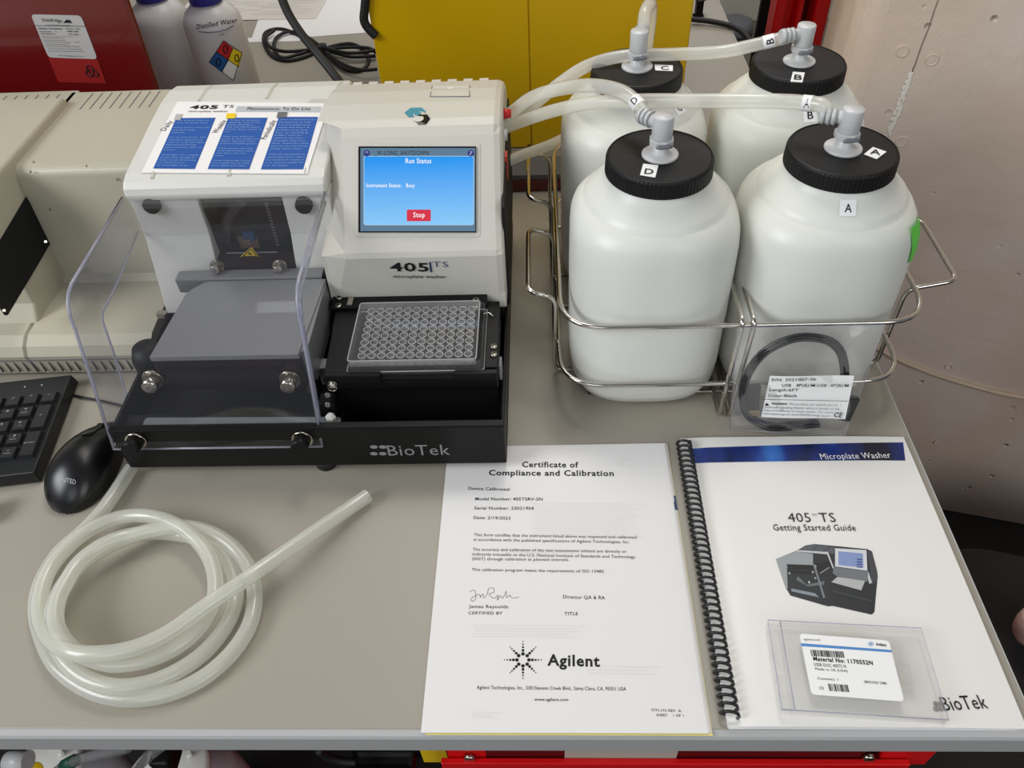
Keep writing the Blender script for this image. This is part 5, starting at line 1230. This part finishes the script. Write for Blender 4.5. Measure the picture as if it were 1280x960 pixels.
for k in range(22):
    x = -0.428 - 0.0098*k; MB().box((x-0.0004, fy+0.0005, 0.010), (x+0.0004, fy+0.008, 0.025)).build('vent_slot', M['ink_g'], rd)
MB().box((-0.95, fy-0.0006, 0.0285), (RXR, fy+0.004, 0.0292)).build('seam_line', M['ink_g'], rd)
for u, v in ((42, 202), (108, 207), (38, 214), (62, 262), (146, 224)):
    p = PP(u, v, (0, 0.500, lowz), Vector((0, -0.996, 0.09)).normalized()); MB().lathe(p, [(0.0009, -0.0012), (0.0009, 0.0008)], 8).build('speck', M['gold'], rd)
# ================================================================== THINGS AT THE BACK
# red sharps container
rb = thing('sharps_container', PZ(60, 100, 0) , 'dark red sharps container with grey label behind the plate reader', 'container')
yb_ = 0.765
xr_ = PY(195, 104, yb_).x; xrt = PY(172, 0, yb_).x
mb = MB(); mb.loft([[Vector((-1.25, yb_, z)), Vector((x, yb_, z)), Vector((x-0.16, yb_+0.15, z)), Vector((-1.25, yb_+0.15, z))] for z, x in ((0.0, xr_), (0.42, xr_ + (xrt-xr_)*1.0))])
rb.location = (-0.95, yb_+0.11, 0); mb.build('container_body', M['red'], rb, bev=0.012)
ry = yb_ - 0.0008
def RB(u, v, o=0.0): return PY(u, v, ry - o)
def N1(x, y): return (x/5.333, y/5.333)
mb = MB(); q = [RB(*N1(*p)) for p in ((322, 383), (650, 395), (540, 104), (204, 96))]; pts = round_path(q, 0.005, 3, True); mb.loft([[p + Vector((0, 0.0006, 0)) for p in pts], pts]); l1 = mb.build('label', M['lab'], rb, label='grey printed label')
mb = MB(); q = [RB(*N1(*p)) for p in ((390, 548), (708, 556), (650, 395), (322, 385))]; mb.loft([[p + Vector((0, 0.0006, 0)) for p in q], q]); l2 = mb.build('label', M['redl'], rb, label='red warning label')
mb = MB(); rbm = lambda u, v: RB(u, v, 0.0004)
for s_, a, b, h, bo in (('OakRidge', (283, 143), (415, 147), 20, .0), ('for the Life Science Community', (307, 168), (470, 172), 7, 0), ('Sharps Container', (258, 194), (418, 196), 10, .02), ('8 Quart - Red', (440, 194), (532, 197), 9, .01), ('Qty per Unit:    12', (266, 213), (378, 215), 8, .01), ('OEM ITEM', (447, 213), (522, 215), 8, .02),
                        ('Unique Model Nos.', (270, 227), (370, 229), 7, .01), ('LOT 34803', (455, 232), (528, 235), 7, .01), ('Container is for single use, do not reuse', (277, 244), (488, 247), 6, 0), ('Do not fill past indicator line', (285, 256), (425, 259), 6, 0), ('Keep upright. Dispose of contents per local rule', (290, 270), (440, 273), 6, 0), ('when full', (495, 283), (530, 285), 6, 0),
                        ('Caution: keep hands away from the opening', (297, 283), (470, 286), 6, 0), ('Manufactured for use in the laboratory only', (303, 297), (460, 299), 6, 0), ('Close and lock the lid before disposal', (305, 310), (530, 313), 6, 0), ('Store in a dry place at room temperature', (325, 326), (545, 330), 6, 0), ('See instructions for proper disposal of sharps', (320, 342), (565, 345), 6, 0), ('www.oakridgeproducts.com', (390, 372), (560, 379), 6, .01)):
    px_text(mb, s_, N1(*a), N1(*b), h/5.333, rbm, 0.0002, bo, up=UPZ); mb.build('label_text', M['ink'], l1, fixn=False); mb = MB()
q = [rbm(*N1(*p)) for p in ((420, 152), (448, 128), (455, 140), (462, 130), (480, 153))]; mb.add([p + Vector((0, -0.0002, 0)) for p in q], [list(range(5))])
a, b = rbm(*N1(236, 172)), rbm(*N1(572, 178)); quad(mb, a, b, b + Vector((0, 0, 0.0006)), a + Vector((0, 0, 0.0006)))
mb.build('label_logo', M['ink'], l1, fixn=False)
mb = MB(); cb = N1(608, 480); c = RB(*cb, 0.0006)
for k in range(3):
    a = PI/2 + 2*PI*k/3; cc = c + Vector((math.cos(a)*0.0042, 0, math.sin(a)*0.0042)); r = 0.0040
    mb.tube([cc + Vector((r*math.cos(a + b), 0, r*math.sin(a+b))) for b in [math.radians(x) for x in range(-140, 141, 20)] if True], 0.0007, 6)
mb.tube([c + Vector((0.0030*math.cos(2*PI*k/16), 0, 0.0030*math.sin(2*PI*k/16))) for k in range(16)], 0.0005, 6, closed=True)
mb.build('biohazard_symbol', M['ink'], l2)
# two wash bottles
def wash(cx, cy, r, h, label):
    t = thing('wash_bottle', (cx, cy, 0), label, 'bottle', 'plastic bottles behind the washer')
    MB().lathe((cx, cy, 0), [(r*0.9, 0), (r, 0.004), (r, h), (r*0.97, h+0.010), (r*0.85, h+0.020), (r*0.62, h+0.028), (r*0.42, h+0.032), (r*0.40, h+0.040)], 48).build('bottle_body', M['ldpe'], t)
    MB().lathe((cx, cy, 0), [(r*0.56, h+0.033), (r*0.56, h+0.060), (r*0.50, h+0.064), (0.001, h+0.065)], 32).build('bottle_cap', M['capb'], t)
    return t
w1 = wash(PY(213, 60, 0.965).x, 0.965, 0.042, PY(213, 22, 0.965).z - 0.005, 'blank milky plastic bottle with blue cap beside sharps container')
cx2, cy2, r2 = PY(276, 60, 0.92).x, 0.92, 0.041
w2 = wash(cx2, cy2, r2, PY(276, 22, 0.93).z - 0.006, 'milky plastic bottle marked distilled water behind the washer roof')
def onc(u, v, o=0.0004):
    d = ray(u, v); ox, oy = CAM_LOC.x - cx2, CAM_LOC.y - cy2; A = d.x**2 + d.y**2; B = 2*(ox*d.x + oy*d.y); Cc = ox*ox + oy*oy - (r2+o)**2; D = max(B*B - 4*A*Cc, 0)
    return CAM_LOC + d*((-B - math.sqrt(D))/(2*A))
def G4(x, y): return (220 + x/4.571, y/4.571)
dm = thing
cc = {'t': (272, 233), 'l': (190, 356), 'b': (328, 460), 'r': (377, 302), 'c': (300, 346), 'tl': (231, 296), 'tr': (326, 276), 'bl': (262, 414), 'br': (360, 384)}
def patch(pts, m, parent, name='hazard_field'):
    ps = [G4(*cc[k]) for k in pts]; mb = MB()
    def g(i, j):
        a = (ps[0][0]*(1-i)+ps[1][0]*i, ps[0][1]*(1-i)+ps[1][1]*i); b = (ps[3][0]*(1-i)+ps[2][0]*i, ps[3][1]*(1-i)+ps[2][1]*i)
        return onc(a[0]*(1-j)+b[0]*j, a[1]*(1-j)+b[1]*j)
    mb.sheet(g, 4, 4); return mb.build(name, m, parent, fixn=False)
patch(['l', 'c', 't', 't'][:0] or ['tl', 'c', 'tr', 't'], M['sym_red'], w2); patch(['l', 'bl', 'c', 'tl'], M['sym_blue'], w2); patch(['c', 'br', 'r', 'tr'], M['sym_yel'], w2); patch(['bl', 'b', 'br', 'c'], M['tag'], w2)
mb = MB()
for a, b in (('t', 'l'), ('l', 'b'), ('b', 'r'), ('r', 't'), ('tl', 'br'), ('bl', 'tr')):
    A, B = G4(*cc[a]), G4(*cc[b]); mb.tube([onc(A[0]+(B[0]-A[0])*q, A[1]+(B[1]-A[1])*q, 0.0006) for q in (0, .25, .5, .75, 1)], 0.0005, 5)
for s_, a, b, h in (('0', (270, 312), (302, 302), 50), ('0', (228, 382), (262, 378), 48), ('0', (336, 358), (364, 352), 46)):
    A, B = G4(*a), G4(*b); vs, fs, x0, x1 = glyphs(s_, 0.0); hh = h/4.571
    mb.add([onc(A[0] + (v.x-x0)/(x1-x0)*(B[0]-A[0]) - v.y/CAPH*hh*0.1, A[1] + (v.x-x0)/(x1-x0)*(B[1]-A[1]) - v.y/CAPH*hh, 0.0008) for v in vs], fs)
for s_, a, b, h in (('Distilled Water', (118, 168), (350, 128), 28), ('H2O', (248, 203), (275, 199), 8)):
    A, B = G4(*a), G4(*b); vs, fs, x0, x1 = glyphs(s_, 0.012); hh = h/4.571
    mb.add([onc(A[0] + (v.x-x0)/(x1-x0)*(B[0]-A[0]), A[1] + (v.x-x0)/(x1-x0)*(B[1]-A[1]) - v.y/CAPH*hh, 0.0008) for v in vs], fs)
mb.build('bottle_print', M['ink'], w2, fixn=False)
mb = MB(); L = [G4(*p) for p in ((128, 182), (180, 185), (240, 182), (290, 168), (330, 145))]; mb.tube([onc(*p, 0.0006) for p in L], 0.0005, 5); mb.build('underline', M['dblue'], w2)
# yellow cabinet
yy = 0.862
xa, xb2 = PY(475, 103, yy).x, PY(861, 60, yy).x
yc = thing('yellow_cabinet', ((xa+xb2)/2, yy+0.15, 0), 'yellow metal cabinet with two doors standing behind the washer', 'cabinet')
seam = PY(663, 100, yy).x
MB().box((xa, yy+0.002, 0.0), (xb2, yy+0.34, 0.62), 0.003).build('cabinet_body', M['yel'], yc)
MB().box((xa+0.001, yy, 0.003), (seam-0.0008, yy+0.004, 0.617), 0.001).build('door', M['yel'], yc)
MB().box((seam+0.0008, yy, 0.003), (xb2-0.001, yy+0.004, 0.617), 0.001).build('door', M['yel'], yc)
p = PY(661.5, 183, yy); MB().box(p + Vector((-0.003, -0.0012, -0.004)), p + Vector((0.003, 0.001, 0.004)), 0.0005).build('door_catch', M['yeld'], yc)
# flat red and grey case in front of cabinet
z1_ = 0.030; rc_ = thing('flat_red_case', (0.03, 0.78, 0), 'flat dark grey and red case lying between washer and yellow cabinet', 'case')
ya_ = PZ(680, 239, 0.0).y
MB().box((-0.06, ya_, 0.0), (0.11, ya_+0.05, 0.018), 0.001).build('case_lower', M['red'], rc_)
MB().box((-0.06, ya_+0.001, 0.018), (0.11, ya_+0.05, 0.026), 0.001).build('case_upper', M['ink_g'], rc_)
# loose papers at back left
def paper_at(c, w_, h_, ang, z, label, m_='paper2', lines=0):
    c = Vector((c.x, c.y, z)); a = Vector((math.cos(ang), math.sin(ang), 0)); b = Vector((-a.y, a.x, 0))
    t = MB(); t.loft([[c + a*x*w_/2 + b*y*h_/2 + Vector((0, 0, dz)) for x, y in ((-1, -1), (1, -1), (1, 1), (-1, 1))] for dz in (0, 0.0005)])
    if not lines: return t.build('paper_sheet', M[m_], base=c, label=label, cat='paper', group='papers behind the washer')
    r = thing('paper_sheet', c, label, 'paper', 'papers behind the washer'); t.build('page', M[m_], r)
    mb = MB(); q = random.Random(9)
    for k in range(lines):
        y = 0.45 - 0.92*k/lines; x0 = -0.44; 
        while x0 < 0.35:
            x1 = min(0.44, x0 + q.uniform(0.1, 0.5)); p0 = c + a*x0*w_ + b*y*h_ + Vector((0, 0, 0.0007)); p1 = c + a*x1*w_ + b*y*h_ + Vector((0, 0, 0.0007)); s = b*0.0007
            quad(mb, p0-s, p1-s, p1+s, p0+s); x0 = x1 + q.uniform(0.05, 0.2)
    mb.build('printed_lines', M['faint'], r, fixn=False); return r
paper_at(PZ(400, 8), 0.24, 0.31, 0.10, 0.0003, 'plain white sheet under the printed form, beside yellow cabinet', 'paper')
paper_at(PZ(345, -30), 0.30, 0.50, -0.04, 0.0012, 'printed paper form lying in front of black cable bundle', 'paper2', 40)
paper_at(PZ(325, 50), 0.16, 0.02, -0.03, 0.0001, 'narrow folded white sheet edge behind the water bottle', 'paper')
# black cable bundle
cbp = []
def G5(x, y): return (220 + x/4.571, y/4.571)
for k, L in enumerate(([(820, 280), (700, 200), (600, 165), (520, 180), (500, 230), (540, 310), (620, 345), (720, 330), (820, 290), (900, 262), (1000, 250), (1080, 290), (1100, 350), (1060, 400), (980, 400), (900, 350), (840, 290)],
                       [(830, 270), (740, 205), (650, 180), (580, 210), (560, 260), (600, 330), (700, 310), (800, 285), (900, 300), (1000, 325), (1140, 320)],
                       [(830, 275), (640, 295), (540, 270), (515, 215), (560, 175)],
                       [(850, 280), (1000, 270), (1100, 275), (1140, 300)], [(860, 300), (960, 370), (1060, 400), (1150, 395)], [(840, 270), (960, 300), (1060, 300), (1140, 285)])):
    cbp.append(smooth_path([PZ(*G5(*p), 0.0035 + 0.0035*k*0.8) for p in L], 5))
cbt = thing('cable_bundle', PZ(400, 62, 0), 'tied bundle of black power cable on the table behind the washer', 'cable')
for P in cbp: MB().tube(P, 0.0032, 8).build('cable_turn', M['rubber'], cbt)
p = PZ(*G5(835, 278), 0.012); MB().box(p + Vector((-0.008, -0.009, -0.01)), p + Vector((0.008, 0.009, 0.008)), 0.003).build('cable_tie', M['rubber'], cbt)
# thick black cord rising behind washer
P = [PY(u, v, y) for u, v, y in ((432, 112, 0.655), (415, 90, 0.665), (395, 65, 0.68), (375, 40, 0.69), (358, 12, 0.70), (345, -25, 0.71), (330, -80, 0.73))] + [Vector((-0.40, 0.95, 0.46)), Vector((-0.44, 1.25, 0.42)), Vector((-0.45, 1.52, 0.20)), Vector((-0.45, 1.60, 0.02)), Vector((-0.42, 1.68, 0.006))]
MB().tube(smooth_path(P, 6), 0.0050, 12).build('power_cable', M['rubber'], label='thick black cord rising from behind the washer roof', cat='cord')
P = [PY(u, v, 0.86) for u, v in ((458, -10), (456, 10), (455, 25), (460, 35), (470, 45))]
MB().tube(smooth_path(P, 5), 0.006, 10).build('loose_cable', M['rubber'], label='short black cord hanging at the left side of yellow cabinet', cat='cord')
# cable at right of cabinet
P = [PZ(864, 24, 0.01), PZ(890, 27, 0.008), PZ(915, 33, 0.006), PZ(930, 42, 0.005), PZ(938, 52, 0.004)]
MB().tube(smooth_path(P, 5), 0.005, 10).build('loose_cable', M['rubber'], label='black cord curving over the table edge right of yellow cabinet', cat='cord')
MB().box(PZ(868, 18, 0.0), PZ(880, 0, 0.03), 0.004).build('power_adapter', M['black_m'], label='black adapter block on the table right of yellow cabinet', cat='adapter')
# far right: red cart frame, dark post
def far_box(u0, u1, vt, vb, y, th_, name, m_, label, cat, zb_=None):
    a = PY(u0, vt, y); b = PY(u1, vb, y); z0 = b.z if zb_ is None else zb_
    return MB().box((a.x, y, z0), (b.x, y+th_, a.z), 0.002).build(name, M[m_], label=label, cat=cat)
#@@FAR
rt = thing('red_cart', (0.62, 1.60, -0.75), 'tall red metal cart frame behind the rear right bottle', 'cart')
for (ua, ub, m_) in ((972, 985, 'redc'), (985, 1000, 'redc'), (1000, 1007, 'redc'), (1022, 1040, 'redc')):
    y = 1.45; a = PY(ua, 0, y); b = PY(ub, 0, y)
    MB().box((a.x, y + (0.03 if ua == 985 else 0.0), -0.75), (b.x, y+0.05, 0.9), 0.003).build('upright', M[m_], rt)
MB().box((PY(1000, 0, 1.47).x, 1.50, -0.75), (PY(1030, 0, 1.47).x, 1.52, 0.9)).build('back_panel', mat('cart_dark_red', S(96, 4, 8), 0.4), rt)
y = 1.75; a = PY(953, 0, y); b = PY(966, 0, y)
MB().box((a.x, y, -0.75), (b.x, y+0.02, 0.6), 0.003).build('dark_post', M['black_m'], label='slim black post left of the red cart', cat='post')
mb = MB(); p = PZ(917, 42, -0.75); mb.lathe((p.x, p.y, -0.75), [(0.06, 0), (0.075, 0.01), (0.07, 0.05), (0.05, 0.06)], 32); mb.build('grey_pedestal', M['fitd'], label='round grey pedestal foot on the floor beyond the table', cat='pedestal')
a = PZ(893, 0, -0.05)
#@@UNDER
# ================================================================== LOWER RIGHT AND UNDER THE TABLE
def cloth_z(x, y): return -0.45 + 0.02*math.sin((x*0.9+y*0.5)*26) + 0.012*math.sin((x*0.6-y)*17+1)
mb = MB(); x0, x1, y0, y1 = 0.42, 1.10, -0.35, 0.50
mb.sheet(lambda i, j: Vector((x0+(x1-x0)*i, y0+(y1-y0)*j, cloth_z(x0+(x1-x0)*i, y0+(y1-y0)*j) - 0.30*max(0, (j-0.9)/0.1)**2)), 40, 40)
mb.sheet(lambda i, j: Vector((x0+(x1-x0)*i, y0+(y1-y0)*j, -0.75)), 4, 4)
mb.build('folded_coat', M['cloth'], label='dark folded cloth heaped on the floor right of table', cat='cloth')
p = PZ(1292, 785, -0.40); MB().lathe((p.x, p.y, p.z), [(0.004, -0.030), (0.014, -0.027), (0.022, -0.012), (0.024, 0.006), (0.023, 0.022), (0.02, 0.024)], 24).build('pale_cup', M['pink'], label='pale pink cup at the right edge on dark cloth', cat='cup')
# tool chest under the table
def U(u, v, y): return PY(u, v, y)
tc_ = thing('tool_chest', (0.15, 0.30, -0.75), 'red metal tool chest with grey sill beneath the table front', 'chest')
yt = 0.045
xa_, xb_ = U(548, 945, yt).x, U(1150, 945, yt).x
zt_ = U(600, 955, yt).z
MB().box((xa_, yt, -0.75), (xb_, yt+0.006, zt_), 0.001).build('chest_front', M['redc'], tc_)
MB().box((xa_, yt+0.02, -0.75), (xa_+0.01, 0.55, zt_), 0.001).build('chest_side', M['redc'], tc_)
MB().box((xb_-0.01, yt+0.02, -0.75), (xb_, 0.55, zt_), 0.001).build('chest_side', M['redc'], tc_)
MB().box((xa_+0.01, yt+0.02, -0.75), (xb_-0.01, 0.55, zt_-0.10), 0.001).build('chest_body', M['red'], tc_)  # dark red puts the under-table shade into the chest inside
zz_ = U(600, 930, yt+0.01).z
mb = MB(); 
for (ua, ub, m_, nm) in ((560, 608, 'redc', 'chest_rail'), (608, 1078, 'red_shaded', 'drawer_front'), (1100, 1165, 'redc', 'chest_rail')):
    a, b = U(ua, 941, yt+0.01).x, U(ub, 941, yt+0.01).x; MB().box((a, yt+0.007, zt_-0.02), (b, yt+0.012, zt_+0.030), 0.001).build(nm, M[m_], tc_)
a, b = U(706, 941, yt+0.005).x, U(848, 941, yt+0.005).x; MB().box((a, yt+0.0062, zt_-0.012), (b, yt+0.0070, zt_+0.026), 0.0002).build('grey_card', M['beige_top'], tc_)
for u in (587, 1085):
    a = U(u, 945, yt+0.006); MB().cyl(a, a + Vector((0, -0.004, 0.0)), 0.006, 0.005, 16).build('chest_catch', M['nickel'], tc_)
a = U(530, 953, yt+0.02); b = U(559, 938, yt+0.02)
MB().box((a.x, yt+0.02, a.z), (b.x, yt+0.024, b.z+0.004), 0.0005).build('yellow_sticker', M['warn'], tc_)
# waste bottles under the left side
def jug(u, v, y, r, label, capc='white', mark=False):
    c = U(u, v, y); t = thing('waste_jug', (c.x, c.y, -0.75), label, 'bottle', 'waste jugs under the table')
    zt2 = c.z
    MB().lathe((c.x, c.y, 0), [(r, -0.75), (r*1.05, -0.74), (r*1.05, zt2-0.08), (r*0.95, zt2-0.045), (r*0.62, zt2-0.02), (r*0.6, zt2-0.012)], 32).build('jug_body', M['ldpe'], t)
    MB().lathe((c.x, c.y, 0), [(r*0.66, zt2-0.020), (r*0.68, zt2-0.004), (r*0.62, zt2), (0.001, zt2+0.001)], 32).build('jug_cap', M[capc], t)
    for a in (0.6, 1.4): MB().cyl((c.x + r*0.35*math.cos(a), c.y + r*0.35*math.sin(a), zt2), (c.x + r*0.35*math.cos(a), c.y + r*0.35*math.sin(a), zt2+0.010), 0.004, 0.003, 12).build('cap_port', M['white'], t)
    if mark: MB().lathe((c.x-0.012, c.y-0.012, zt2+0.0012), [(0.001, 0.0008), (0.0135, 0.0006), (0.014, 0)], 20).build('yellow_dot', M['warn'], t)
    return t
jug(57, 955, 0.10, 0.058, 'waste jug with pale cap and yellow dot under left table front', mark=True)
jug(218, 957, 0.10, 0.058, 'waste jug with pale cap beside black clip under table front')
jug(126, 962, 0.25, 0.060, 'milky waste jug standing between two pale capped jugs', 'ldpe')
jug(262, 962, 0.25, 0.060, 'milky waste jug standing furthest right under the table', 'ldpe')
for (L, lab, g_) in (([(60, 975), (85, 955), (118, 944), (160, 934)], 'clear waste tube with green band under left table front', True), ([(165, 970), (178, 953), (192, 940), (205, 930)], 'short clear waste tube rising beside the pale jug', False)):
    P = smooth_path([U(u, v, 0.055) for u, v in L], 5); tt = thing('waste_tube', P[0], lab, 'tube'); MB().tube(P, 0.006, 12).build('tube_wall', M['glassy'], tt)
    if g_:
        a, b = U(81, 957, 0.055), U(93, 951, 0.055); MB().tube([a, b], 0.0068, 12).build('green_band', M['mgreen'], tt)
c = U(16, 952, 0.06); MB().cyl(c + Vector((-0.006, 0, 0)), c + Vector((0.018, 0.0, 0.002)), 0.010, 0.011, 16).build('pipe_coupling', M['fit'], label='grey pipe coupling under the left table corner', cat='fitting')
MB().box(U(196, 968, 0.05), U(211, 950, 0.055) + Vector((0, 0.02, 0)), 0.003).build('black_clip', M['black_m'], label='black clip on the waste jug under the table', cat='clip')
P = smooth_path([U(u, v, 0.08) for u, v in ((398, 938), (410, 946), (425, 951), (445, 953))], 5); MB().tube(P, 0.0045, 10).build('loose_cable', M['rubber'], label='black cord joining the adapter under the table', cat='cord')
MB().box(U(440, 962, 0.08), U(520, 944, 0.10), 0.006).build('power_adapter', M['black_m'], label='black adapter hanging under the middle of the table', cat='adapter')
MB().box((-1.5, 0.62, -0.75), (0.28, 0.64, -0.04)).build('modesty_panel', M['cloth'], label='dark panel beneath the table', cat='panel')
